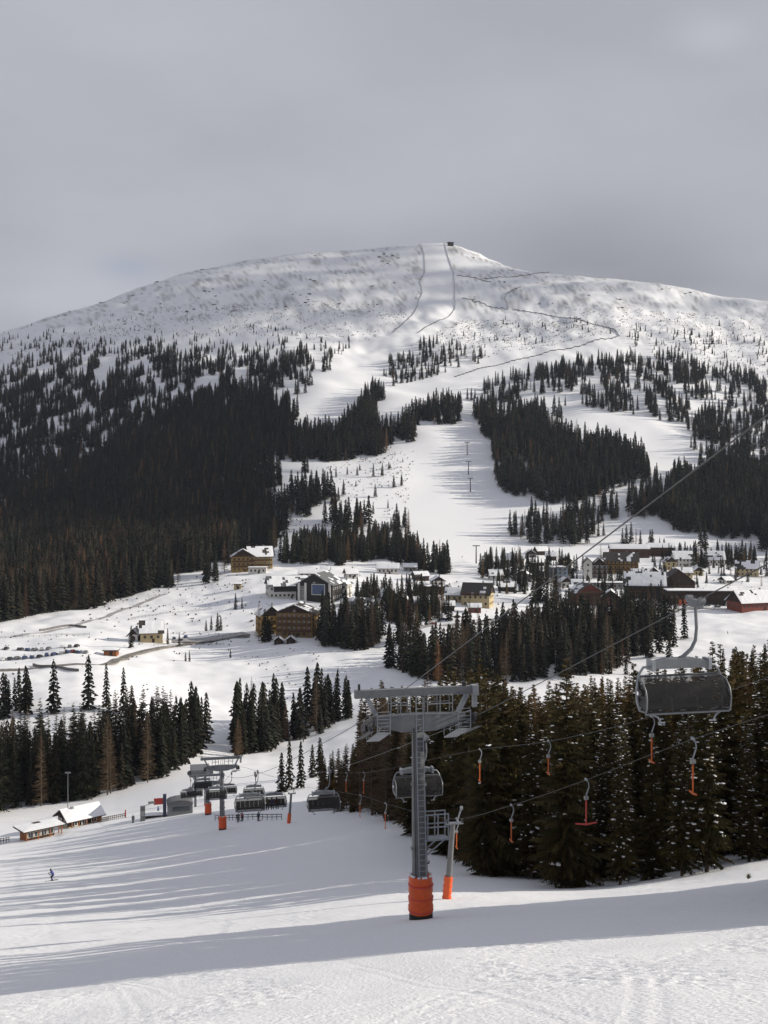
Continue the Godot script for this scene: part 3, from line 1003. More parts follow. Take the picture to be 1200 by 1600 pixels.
func building_materials() -> void:
	mat("roof_snow", lin(0.82, 0.83, 0.86), 0.8, 0, 0.08, 0.3)
	mat("roof_brown", lin(0.055, 0.045, 0.04), 0.8, 0, 0.3, 0.4)
	mat("roof_grey", lin(0.13, 0.135, 0.145), 0.7, 0, 0.25, 0.3)
	mat("roof_red", lin(0.2, 0.06, 0.04), 0.8, 0, 0.3, 0.3)
	mat("plaster_white", lin(0.68, 0.66, 0.62), 0.9, 0, 0.16, 0.25)
	mat("plaster_grey", lin(0.3, 0.3, 0.3), 0.9, 0, 0.2, 0.25)
	mat("plaster_yellow", lin(0.5, 0.33, 0.1), 0.9, 0, 0.22, 0.25)
	mat("plaster_cream", lin(0.52, 0.42, 0.24), 0.9, 0, 0.2, 0.25)
	mat("plaster_ochre", lin(0.42, 0.27, 0.09), 0.9, 0, 0.22, 0.25)
	mat("cladding_blue", lin(0.2, 0.25, 0.32), 0.8, 0, 0.2, 0.25)
	mat("timber", lin(0.13, 0.06, 0.028), 0.85, 0, 0.4, 0.5)
	mat("timber_mid", lin(0.3, 0.17, 0.05), 0.85, 0, 0.4, 0.5)
	mat("timber_dark", lin(0.05, 0.026, 0.016), 0.85, 0, 0.4, 0.5)
	mat("timber_black", lin(0.022, 0.018, 0.018), 0.8, 0, 0.4, 0.5)
	mat("timber_orange", lin(0.38, 0.13, 0.04), 0.8, 0, 0.35, 0.5)
	mat("timber_red", lin(0.26, 0.06, 0.035), 0.8, 0, 0.35, 0.5)
	var g := mat("window_glass", lin(0.03, 0.035, 0.045), 0.08)
	g.metallic_specular = 0.6
	var b := MB.new()
	b.box(Vector3(0, 0, 0.015), Vector3(1.16, 1.36, 0.03))
	pane_mesh = b.mesh(g)

func buildings() -> void:
	building_materials()
	var W: Material = mats.plaster_white
	var Y: Material = mats.plaster_yellow
	var C: Material = mats.plaster_cream
	var T: Material = mats.timber
	var K: Material = mats.timber_dark
	var G := "houses of the mountain village"
	# the upper yellow hotel: a gabled front block and a broad block behind it
	house({"n": "hotel_wing", "px": 404, "py": 892, "w": 38, "e": 22, "r": 36, "dep": 12, "ridge": "x", "yaw": 14, "wall": Y, "timber": K, "snow": 0.75, "balc": [1, 2], "win": "white", "c": "hotel", "g": G, "l": "broad snow-roofed wing of yellow hotel at the upper left forest edge"})
	house({"n": "hotel_wing", "px": 378, "py": 895, "w": 37, "e": 24, "r": 35, "dep": 13, "yaw": 10, "wall": mats.plaster_ochre, "timber": K, "snow": 0.45, "balc": [1, 2, 3], "c": "hotel", "g": G, "l": "gabled yellow hotel wing with wooden balconies at upper left forest edge"})
	house({"n": "annex", "px": 402, "py": 897, "w": 28, "e": 9, "dep": 7, "ridge": "flat", "wall": W, "c": "annex", "g": G, "l": "low white flat annex in front of upper yellow hotel"})
	house({"n": "pump_hut", "px": 371, "py": 923, "w": 11, "e": 8, "dep": 4, "ridge": "flat", "wall": C, "c": "hut", "l": "tiny cream hut alone on the snow below upper yellow hotel"})
	# the big dark hotel with its white pillars
	var hw := house({"n": "hotel_wing", "px": 446, "py": 934, "w": 62, "e": 20, "r": 33, "dep": 20, "ridge": "x", "yaw": 12, "wall": W, "timber": mats.timber_black, "roof": mats.roof_grey, "snow": 0.62, "floors": 2, "nw": 9, "c": "hotel", "g": G, "chimney": false, "l": "left wing of dark hotel with grey roof and white window band"})
	var d := -hw.position.z - 10.0
	var sc := d / F
	var b := MB.new()
	b.box(Vector3(2.0, 15.5 * sc, 10.06), Vector3(56.0 * sc, 9.0 * sc, 0.14))
	part(b, "upper_cladding", mats.timber_black, hw)
	var hm := house({"n": "hotel_hall", "px": 499, "py": 941, "w": 60, "e": 27, "r": 44, "dep": 24, "yaw": -16, "wall": mats.timber_black, "timber": mats.timber_black, "roof": mats.roof_grey, "snow": 0.25, "floors": 2, "nw": 0, "c": "hotel", "g": G, "chimney": false, "win": "white", "l": "main hall of dark hotel with white pillars and blue picture panel"})
	d = -hm.position.z - 12.0
	sc = d / F
	for px in [-25.0, -14.0, 26.0]:
		b = MB.new()
		b.box(Vector3(px * sc, 15.0 * sc - 2.0, 12.35), Vector3(3.4 * sc, 30.0 * sc + 4.0, 0.7))
		part(b, "pillar", W, hm)
	b = MB.new()
	b.box(Vector3(-19.5 * sc, 1.0 * sc, 12.3), Vector3(7.4 * sc, 5.0 * sc, 0.6))
	part(b, "parapet", W, hm)
	b = MB.new()
	b.box(Vector3(7.0 * sc, 20.0 * sc, 12.2), Vector3(22.0 * sc, 17.0 * sc, 0.3))
	var bd := part(b, "picture_panel", W, hm)
	b = MB.new()
	b.box(Vector3(7.0 * sc, 20.0 * sc, 12.37), Vector3(20.0 * sc, 15.0 * sc, 0.1))
	part(b, "picture", mat("panel_blue", lin(0.1, 0.16, 0.34), 0.5, 0, 0.6, 0.12), bd)
	for k in 4:
		var fr := inst(window_frame("white"), "window", hm, Vector3(-19.5 * sc, (7.0 + 5.2 * k) * sc, 12.1), Basis().scaled(Vector3(1.6, 1.05, 1)))
		inst(pane_mesh, "pane", fr)
	house({"n": "hotel_annex", "px": 537, "py": 935, "w": 18, "e": 21, "r": 26, "dep": 12, "yaw": -14, "wall": W, "roof": mats.roof_grey, "snow": 0.6, "c": "annex", "g": G, "l": "white annex at the right end of dark hotel"})
	house({"n": "snow_shed", "px": 487, "py": 902, "w": 40, "e": 6, "r": 11, "dep": 9, "ridge": "x", "wall": W, "c": "shed", "g": G, "l": "low snow-covered shed behind the dark hotel"})
	house({"n": "snow_shed", "px": 508, "py": 898, "w": 13, "e": 8, "r": 13, "dep": 7, "ridge": "x", "wall": mats.plaster_grey, "c": "shed", "g": G, "l": "small grey shed behind the ridge of the dark hotel"})
	# the lower yellow hotel
	house({"n": "hotel_wing", "px": 463, "py": 999, "w": 58, "e": 38, "r": 50, "dep": 16, "yaw": -8, "wall": mats.timber_mid, "timber": K, "snow": 0.35, "floors": 4, "nw": 7, "balc": [1, 2, 3], "c": "hotel", "g": G, "d0": 450.0, "l": "yellow hotel with brown balconies and wide gable among the spruces"})
	house({"n": "hotel_wing", "px": 418, "py": 992, "w": 34, "e": 30, "r": 44, "dep": 14, "yaw": 18, "wall": Y, "timber": K, "snow": 0.8, "balc": [1, 2], "c": "hotel", "g": G, "d0": 450.0, "l": "left wing of the lower yellow hotel with snowy roofs"})
	house({"n": "hotel_wing", "px": 487, "py": 996, "w": 15, "e": 36, "r": 42, "dep": 13, "yaw": -8, "wall": Y, "timber": K, "snow": 0.5, "floors": 4, "nw": 2, "balc": [1, 2, 3], "c": "hotel", "g": G, "d0": 450.0, "chimney": false, "l": "narrow yellow right end of the lower hotel among spruces"})
	for a in [[435, 1007, "left"], [454, 1008, "right"]]:
		house({"n": "bar_hut", "px": a[0], "py": a[1], "w": 13, "e": 6, "r": 11, "dep": 4, "wall": K, "c": "hut", "g": "small bar huts below the yellow hotel", "d0": 450.0, "chimney": false, "l": "small dark hut with thick snow cap below yellow hotel, %s one" % a[2]})
	house({"n": "guest_house", "px": 233, "py": 1006, "w": 34, "e": 16, "r": 32, "dep": 12, "ridge": "x", "yaw": 12, "wall": C, "timber": K, "snow": 0.72, "win": "brown", "g": G, "d0": 450.0, "l": "cream guest house with dormered snowy roof left on the open snow"})
	house({"n": "dormer_house", "px": 208, "py": 1002, "w": 14, "e": 10, "r": 18, "dep": 8, "wall": W, "timber": K, "g": G, "d0": 450.0, "l": "small gabled house at left end of cream guest house"})
	house({"n": "ticket_booth", "px": 172, "py": 1022, "w": 20, "e": 8, "dep": 5, "ridge": "flat", "wall": mats.timber_orange, "c": "booth", "d0": 450.0, "l": "flat orange wooden booth beside the left car park"})
	# middle of the village
	house({"n": "long_house", "px": 606, "py": 897, "w": 34, "e": 9, "r": 16, "dep": 9, "ridge": "x", "wall": W, "g": G, "l": "low white house with snow roof before the dark tree belt"})
	house({"n": "small_house", "px": 641, "py": 893, "w": 20, "e": 7, "r": 12, "dep": 8, "ridge": "x", "wall": mats.plaster_grey, "g": G, "l": "small grey house with snow roof right before dark tree belt"})
	house({"n": "long_house", "px": 573, "py": 966, "w": 44, "e": 18, "r": 30, "dep": 14, "ridge": "x", "yaw": -22, "wall": W, "timber": K, "roof": mats.roof_grey, "snow": 0.3, "g": G, "l": "house with striped dark roof right of the curved road"})
	house({"n": "gable_house", "px": 606, "py": 946, "w": 26, "e": 13, "r": 26, "dep": 12, "yaw": 14, "wall": K, "timber": mats.timber_black, "snow": 0.6, "g": G, "l": "dark steep-gabled house half hidden among village spruces"})
	house({"n": "flat_house", "px": 677, "py": 930, "w": 54, "e": 12, "dep": 12, "ridge": "flat", "wall": K, "snow": 0.35, "g": G, "c": "building", "l": "long low dark building with flat grey roof in village middle"})
	house({"n": "hotel", "px": 748, "py": 949, "w": 44, "e": 20, "r": 36, "dep": 15, "ridge": "x", "yaw": -16, "wall": C, "timber": K, "snow": 0.12, "balc": [2], "c": "hotel", "g": G, "l": "cream hotel with big dark brown roof right of village middle"})
	house({"n": "hotel_annex", "px": 712, "py": 942, "w": 28, "e": 12, "r": 22, "dep": 10, "ridge": "x", "yaw": -10, "wall": C, "roof": mats.roof_grey, "snow": 0.8, "c": "annex", "g": G, "l": "cream annex with snowy grey roof left of the brown-roofed hotel"})
	house({"n": "red_hut", "px": 742, "py": 958, "w": 19, "e": 9, "r": 14, "dep": 6, "ridge": "x", "wall": mats.timber_red, "c": "hut", "g": G, "l": "dark red hut with thick snow roof below brown-roofed hotel"})
	house({"n": "chalet", "px": 795, "py": 882, "w": 20, "e": 8, "r": 17, "dep": 9, "ridge": "x", "yaw": -20, "wall": W, "timber": K, "g": G, "l": "white chalet with bright snow roof at the foot of the broad piste"})
	for a in [[812, 880, 16, "first"], [829, 873, 18, "second"], [846, 868, 18, "third"], [862, 876, 16, "fourth"], [838, 887, 22, "lowest"]]:
		house({"n": "chalet", "px": a[0], "py": a[1], "w": a[2], "e": 7, "r": 13, "dep": 8, "ridge": "x" if int(a[0]) % 2 == 0 else "z", "yaw": -12.0 + float(int(a[0]) % 7) * 5.0, "wall": [W, mats.plaster_grey, K, C][int(a[0]) % 4], "timber": K, "g": "chalets right of the broad piste's foot", "l": "small snow-roofed chalet right of broad piste's foot, %s of the row" % a[3]})
	house({"n": "office_block", "px": 873, "py": 906, "w": 26, "e": 18, "dep": 12, "ridge": "flat", "yaw": 10, "wall": mats.cladding_blue, "roof": mats.roof_grey, "snow": 0.5, "c": "building", "g": G, "l": "blue-grey flat-roofed block half hidden by village trees"})
	house({"n": "chalet", "px": 885, "py": 884, "w": 18, "e": 7, "r": 14, "dep": 8, "wall": C, "timber": K, "g": G, "l": "small gabled chalet above the blue-grey block"})
	house({"n": "town_house", "px": 920, "py": 905, "w": 13, "e": 27, "r": 33, "dep": 12, "yaw": -6, "wall": W, "timber": W, "roof": mats.roof_brown, "snow": 0.1, "floors": 3, "nw": 1, "win": "brown", "g": G, "chimney": false, "l": "narrow white tower-like house front with three square windows"})
	house({"n": "town_house", "px": 938, "py": 903, "w": 24, "e": 21, "r": 31, "dep": 12, "yaw": -6, "wall": mats.plaster_grey, "timber": K, "snow": 0.15, "balc": [1, 2], "g": G, "l": "grey-brown gabled house right of the narrow white front"})
	house({"n": "hotel", "px": 973, "py": 898, "w": 52, "e": 21, "r": 33, "dep": 14, "ridge": "x", "yaw": -8, "wall": mats.plaster_ochre, "timber": K, "snow": 0.22, "floors": 3, "balc": [1, 2], "c": "hotel", "g": G, "l": "ochre hotel with dark hipped roof in the upper right village"})
	house({"n": "apartment_block", "px": 985, "py": 872, "w": 60, "e": 14, "r": 20, "dep": 11, "ridge": "x", "yaw": -4, "wall": T, "timber": K, "floors": 3, "balc": [1], "c": "building", "g": G, "l": "long brown apartment block with snow roof at forest foot, left half"})
	house({"n": "apartment_block", "px": 1034, "py": 870, "w": 40, "e": 14, "r": 20, "dep": 11, "ridge": "x", "yaw": -4, "wall": T, "timber": K, "floors": 3, "balc": [1], "c": "building", "g": G, "l": "long brown apartment block with snow roof at forest foot, right half"})
	house({"n": "chalet", "px": 918, "py": 948, "w": 46, "e": 20, "r": 33, "dep": 15, "yaw": 14, "wall": T, "timber": mats.timber_red, "snow": 0.4, "balc": [1, 2], "g": G, "l": "large reddish-brown chalet left of the snow-roofed row"})
	house({"n": "side_house", "px": 897, "py": 944, "w": 10, "e": 24, "r": 29, "dep": 10, "ridge": "x", "wall": W, "g": G, "chimney": false, "l": "narrow white wing at left of large reddish-brown chalet"})
	house({"n": "kiosk", "px": 857, "py": 979, "w": 24, "e": 18, "r": 22, "dep": 9, "ridge": "x", "yaw": -15, "wall": mats.timber_orange, "snow": 0.5, "c": "kiosk", "g": G, "l": "orange-brown wooden building behind the spruces right of parked cars"})
	house({"n": "chalet", "px": 957, "py": 950, "w": 34, "e": 14, "r": 26, "dep": 12, "yaw": -12, "wall": mats.timber_red, "timber": K, "snow": 0.75, "g": G, "l": "small red-brown chalet with snow patches behind tall spruces"})
	house({"n": "long_house", "px": 948, "py": 921, "w": 62, "e": 9, "dep": 10, "ridge": "flat", "wall": mats.plaster_grey, "snow": 0.9, "c": "building", "g": G, "l": "low flat snow-roofed building below the ochre hotel"})
	house({"n": "chalet", "px": 1012, "py": 936, "w": 62, "e": 22, "r": 41, "dep": 18, "ridge": "x", "yaw": -10, "wall": K, "timber": mats.timber_black, "snow": 0.85, "floors": 2, "balc": [1], "g": G, "l": "broad dark chalet with large white roof in right village"})
	house({"n": "chalet", "px": 1062, "py": 922, "w": 50, "e": 14, "r": 33, "dep": 18, "yaw": -4, "wall": K, "timber": mats.timber_dark, "snow": 0.08, "floors": 2, "balc": [1], "g": G, "l": "large brown chalet with wide bare gable in right village"})
	house({"n": "shop_row", "px": 1101, "py": 945, "w": 112, "e": 20, "dep": 14, "ridge": "flat", "yaw": -3, "wall": mats.timber_dark, "roof": mats.plaster_grey, "snow": 0.95, "floors": 1, "nw": 12, "c": "building", "g": G, "l": "long flat-roofed shop row with orange banners on the right"})
	house({"n": "chalet", "px": 1049, "py": 893, "w": 18, "e": 13, "r": 20, "dep": 10, "wall": C, "timber": K, "snow": 0.5, "g": G, "l": "narrow yellowish chalet left of the white house pair"})
	house({"n": "chalet", "px": 1069, "py": 886, "w": 30, "e": 13, "r": 24, "dep": 12, "ridge": "x", "wall": W, "timber": W, "snow": 0.9, "g": G, "l": "white house with big snowy roof behind brown chalet"})
	house({"n": "snow_shed", "px": 1068, "py": 904, "w": 28, "e": 8, "r": 15, "dep": 9, "ridge": "x", "wall": C, "c": "shed", "g": G, "l": "snow-roofed shed above wide gable of brown chalet"})
	var vh := house({"n": "villa", "px": 1118, "py": 884, "w": 31, "e": 10, "r": 22, "dep": 11, "ridge": "x", "yaw": -4, "wall": W, "timber": W, "snow": 0.9, "win": "brown", "g": G, "l": "white villa with two dormers alone above the snow bank"})
	sc = (-vh.position.z - 5.5) / F
	for e in [-1.0, 1.0]:
		b = MB.new()
		var dx: float = e * 7.0 * sc
		b.box(Vector3(dx, 13.0 * sc, 3.2), Vector3(8.0 * sc, 5.0 * sc, 3.0))
		var dm := part(b, "dormer", mats.timber_dark, vh)
		b = MB.new()
		b.box(Vector3(dx, 16.2 * sc, 3.3), Vector3(9.4 * sc, 0.5, 3.6))
		part(b, "dormer_snow", mats.roof_snow, dm)
	house({"n": "chalet", "px": 1171, "py": 902, "w": 34, "e": 13, "r": 24, "dep": 11, "ridge": "x", "yaw": -20, "wall": C, "timber": mats.timber_orange, "snow": 0.6, "g": G, "l": "yellow house with orange gable near the right edge"})
	house({"n": "red_lodge", "px": 1185, "py": 956, "w": 74, "e": 13, "r": 30, "dep": 16, "ridge": "x", "yaw": 18, "wall": mats.timber_red, "timber": mats.timber_dark, "roof": mats.roof_brown, "snow": 0.85, "floors": 1, "c": "lodge", "g": G, "l": "low red lodge with snowy roof cut by the right edge"})
	house({"n": "chalet", "px": 1146, "py": 946, "w": 24, "e": 9, "r": 20, "dep": 9, "yaw": 10, "wall": W, "timber": K, "g": G, "chimney": false, "l": "little white gabled hut between shop row and red lodge"})
	# smaller houses that fill the village
	var fill := [[775, 908, 20, 8, 16, "x", W, 0.9, "low white house left of the foot-of-piste chalets"], [792, 926, 24, 8, 15, "x", K, 0.8, "dark hut with snow roof right of the brown-roofed hotel"], [818, 908, 22, 9, 16, "z", mats.plaster_grey, 0.9, "grey gabled house among trees right of the hotel"], [905, 926, 20, 10, 18, "x", C, 0.8, "cream house peeping out left of the flat snow roof"], [884, 918, 18, 9, 16, "z", W, 0.9, "white gabled house in front of the blue-grey block"], [1002, 909, 26, 10, 19, "x", mats.plaster_grey, 0.9, "grey house with snow roof right below the ochre hotel"], [1024, 904, 20, 9, 17, "z", T, 0.7, "brown gabled house between ochre hotel and brown chalet"], [657, 908, 22, 8, 14, "x", K, 0.8, "dark snow-roofed hut on the open snow before tree belt"], [684, 917, 20, 8, 14, "z", W, 0.9, "small white gabled hut above the long flat building"], [630, 950, 22, 9, 18, "z", T, 0.9, "brown snowy gable among the central village trees, left one"], [655, 952, 22, 10, 19, "x", mats.plaster_grey, 0.9, "grey snow-roofed house among central village trees, right one"], [1137, 912, 14, 6, 11, "x", W, 1.0, "tiny white shed on the snow bank below the villa"], [1090, 900, 16, 7, 13, "z", C, 0.8, "tiny cream gabled hut left of the white villa's bank"], [548, 905, 18, 8, 15, "x", W, 0.9, "white snow-roofed house right behind the dark hotel"], [700, 955, 20, 8, 14, "x", K, 0.9, "dark garage with snow roof below the cream annex"]]
	for a in fill:
		house({"n": "village_house", "px": a[0], "py": a[1], "w": a[2], "e": a[3], "r": a[4], "dep": 9, "ridge": a[5], "yaw": float(int(a[0] * 7) % 40) - 20.0, "wall": a[6], "timber": K, "snow": a[7], "g": G, "l": a[8]})
	# banners on the shop row
	for a in [[1062, "left pair, left"], [1069, "left pair, right"], [1082, "right pair, left"], [1089, "right pair, right"]]:
		var p := spot(a[0], 946, 480.0)
		b = MB.new()
		b.box(Vector3(0, 2.1, 0), Vector3(2.0, 4.2, 0.12))
		solo(b, "banner", mat("banner_orange", lin(0.55, 0.12, 0.05), 0.7, 0, 0.3, 0.4), "upright orange banner before the shop row, %s" % a[1], "banner", "banners before the shop row", "", p + Vector3(0, -0.2, 1.5))
	# the bottom station's huts
	ski_huts()

func ski_huts() -> void:
	var D := 250.0
	# log hut with a deep snow roof
	var o := thing("ski_hut", "dark log hut with thick bright snow roof beside the lift station", "hut", pt(124, 248) + Vector3(0, -0.1, 0), deg_to_rad(42))
	var b := MB.new()
	b.box(Vector3(0, 0.7, 0), Vector3(7.6, 3.0, 5.0))
	part(b, "wall", mats.timber_dark, o)
	b = MB.new()
	b.box(Vector3(0, 0.35, 0), Vector3(7.75, 0.9, 5.15))
	part(b, "plinth", mats.plaster_cream, o)
	for e in [-1.0, 1.0]:
		b = MB.new()
		b.tri(Vector3(3.82 * e, 2.2, 2.5 * e), Vector3(3.82 * e, 2.2, -2.5 * e), Vector3(3.82 * e, 3.8, 0))
		part(b, "gable", mats.timber_dark, o)
	var rng := RandomNumberGenerator.new()
	rng.seed = 4
	for e in [-1.0, 1.0]:
		b = MB.new()
		b.box(Vector3.ZERO, Vector3(9.4, 0.16, 4.0))
		var rf := inst(b.mesh(mats.timber_dark), "roof", o, Vector3(0, 3.03, 1.72 * e), Basis(Vector3.RIGHT, 0.55 * e))
		var sn := part(snow_on(9.3, 3.9, 1.0, rng, 0.35), "roof_snow", mats.roof_snow, rf)
		sn.position.y = 0.08
	b = MB.new()
	b.box(Vector3(-2.0, 3.9, 0.5), Vector3(0.6, 1.1, 0.6))
	part(b, "chimney", mats.plaster_grey, o)
	for k in 5:
		b = MB.new()
		b.box(Vector3(-3.4 + 1.7 * k, 1.1, 3.3), Vector3(0.16, 2.3, 0.16))
		part(b, "post", mats.timber_orange, o)
	for k in 3:
		var fr := inst(window_frame("white"), "window", o, Vector3(-2.4 + 2.3 * k, 1.45, 2.52), Basis().scaled(Vector3(1.0, 0.8, 1)))
		inst(pane_mesh, "pane", fr)
	for k in 2:
		var fr := inst(window_frame("white"), "window", o, Vector3(-3.82, 1.45, -1.2 + 2.4 * k), Basis(Vector3.UP, -PI / 2).scaled(Vector3(1.0, 0.8, 1)))
		inst(pane_mesh, "pane", fr)
	b = MB.new()
	b.box(Vector3(3.1, 1.0, 2.56), Vector3(0.9, 2.0, 0.1))
	part(b, "door", mats.timber_orange, o)
	# open-sided orange bar with a flat roof
	o = thing("snack_bar", "orange wooden snack bar with flat snowy roof on posts", "kiosk", pt(58, 236) + Vector3(0, -0.1, 0), deg_to_rad(40))
	b = MB.new()
	b.box(Vector3(0, 0.9, 0), Vector3(6.0, 2.9, 3.6))
	part(b, "wall", mats.timber_orange, o)
	b = MB.new()
	b.box(Vector3(0.4, 2.55, 0.2), Vector3(9.2, 0.2, 5.6))
	var rf2 := part(b, "roof", mats.timber_dark, o)
	var sn2 := part(snow_on(9.0, 5.4, 0.86, rng, 0.22), "roof_snow", mats.roof_snow, rf2)
	sn2.position = Vector3(0.4, 2.65, 0.2)
	for k in 4:
		b = MB.new()
		b.box(Vector3(-3.4 + 2.55 * k, 0.8, 2.7), Vector3(0.18, 3.3, 0.18))
		part(b, "post", mats.timber_orange, o)
	b = MB.new()
	b.box(Vector3(4.7, 0.8, 0.2), Vector3(0.18, 3.3, 0.18)); part(b, "post", mats.timber_orange, o)
	for k in 4:
		var fr := inst(window_frame("white"), "window", o, Vector3(-2.2 + 1.45 * k, 1.55, 1.82), Basis().scaled(Vector3(0.95, 0.75, 1)))
		inst(pane_mesh, "pane", fr)
	b = MB.new()
	b.box(Vector3(0, 0.95, 2.1), Vector3(5.6, 0.1, 0.6))
	part(b, "counter", mats.timber, o)

# ---------------------------------------------------------------- lifts
const ROPE := [[-60.0, 33.0], [10.0, 6.3], [23.0, 1.35], [38.0, -4.33], [63.0, -13.75], [72.4, -17.0], [107.0, -28.3], [143.0, -38.7], [195.0, -50.9], [212.0, -57.0], [230.0, -63.3], [252.0, -67.0]]
func rope_at(a: float, d: float) -> Vector3:
	return Vector3(a - LIFT_B * d, along(ROPE, d), -d)

func lift_materials() -> void:
	mat("galvanised", lin(0.18, 0.19, 0.205), 0.5, 0.3, 0.12, 0.25)
	mat("galvanised_light", lin(0.28, 0.3, 0.325), 0.45, 0.3, 0.1, 0.25)
	mat("tower_grey", lin(0.155, 0.157, 0.163), 0.5, 0.2, 0.15, 0.2)
	mat("steel_dark", lin(0.06, 0.06, 0.065), 0.5, 0.5, 0.3, 0.8)
	mat("pad_orange", lin(0.72, 0.1, 0.015), 0.5, 0.0, 0.12, 0.3)
	mat("rubber_black", lin(0.02, 0.02, 0.02), 0.8, 0, 0.3, 0.7)
	mat("rope_steel", lin(0.1, 0.1, 0.1), 0.5, 0.5)
	mat("seat_grey", lin(0.09, 0.09, 0.1), 0.8, 0, 0.25, 0.8)
	mat("chrome", lin(0.8, 0.8, 0.8), 0.12, 1.0)
	mat("tbar_orange", lin(0.5, 0.1, 0.015), 0.6)
	mat("tbar_red", lin(0.5, 0.05, 0.04), 0.5)
	mat("reel_white", lin(0.26, 0.26, 0.255), 0.5, 0.2)
	var v := mat("visor", lin(0.022, 0.021, 0.021, 0.74), 0.3)
	v.metallic_specular = 0.3
	v.transparency = BaseMaterial3D.TRANSPARENCY_ALPHA

func sheaves(parent: Node3D, x: float, y: float, slope: float, wheels: int) -> void:
	var dir := Vector3(0, slope, 1).normalized()
	var nrm := Vector3(0, 1, -slope).normalized()
	var b := MB.new()
	var l := wheels * 0.42
	b.bar(Vector3(x, y, 0) - dir * l * 0.5 - nrm * 0.32, Vector3(x, y, 0) + dir * l * 0.5 - nrm * 0.32, 0.1, 0.16)
	for k in wheels / 2:
		var c := Vector3(x, y, 0) + dir * ((k * 2 + 1 - wheels * 0.5) * 0.42) - nrm * 0.32
		b.bar(c - dir * 0.28 + nrm * 0.1, c + dir * 0.28 + nrm * 0.1, 0.14, 0.1)
		b.bar(c, c - nrm * 0.25, 0.08, 0.3)
	b.box(Vector3(x * 0.97, y - 0.4, 0), Vector3(0.5, 0.3, 0.4))
	b.bar(Vector3(x * 1.05, y, 0) - dir * l * 0.5 - nrm * 0.75, Vector3(x * 1.05, y, 0) + dir * l * 0.5 - nrm * 0.75, 0.3, 0.05)
	var f := part(b, "sheave_frame", mats.steel_dark, parent)
	var wm := MB.new()
	wm.cyl(Vector3(-0.06, 0, 0), Vector3(0.06, 0, 0), 0.25, 0.25, 12)
	wm.cyl(Vector3(-0.08, 0, 0), Vector3(0.08, 0, 0), 0.07, 0.07, 8)
	var mesh := wm.mesh(mats.steel_dark)
	for k in wheels:
		inst(mesh, "sheave", f, Vector3(x, y, 0) + dir * ((k + 0.5 - wheels * 0.5) * 0.42) - nrm * 0.21)

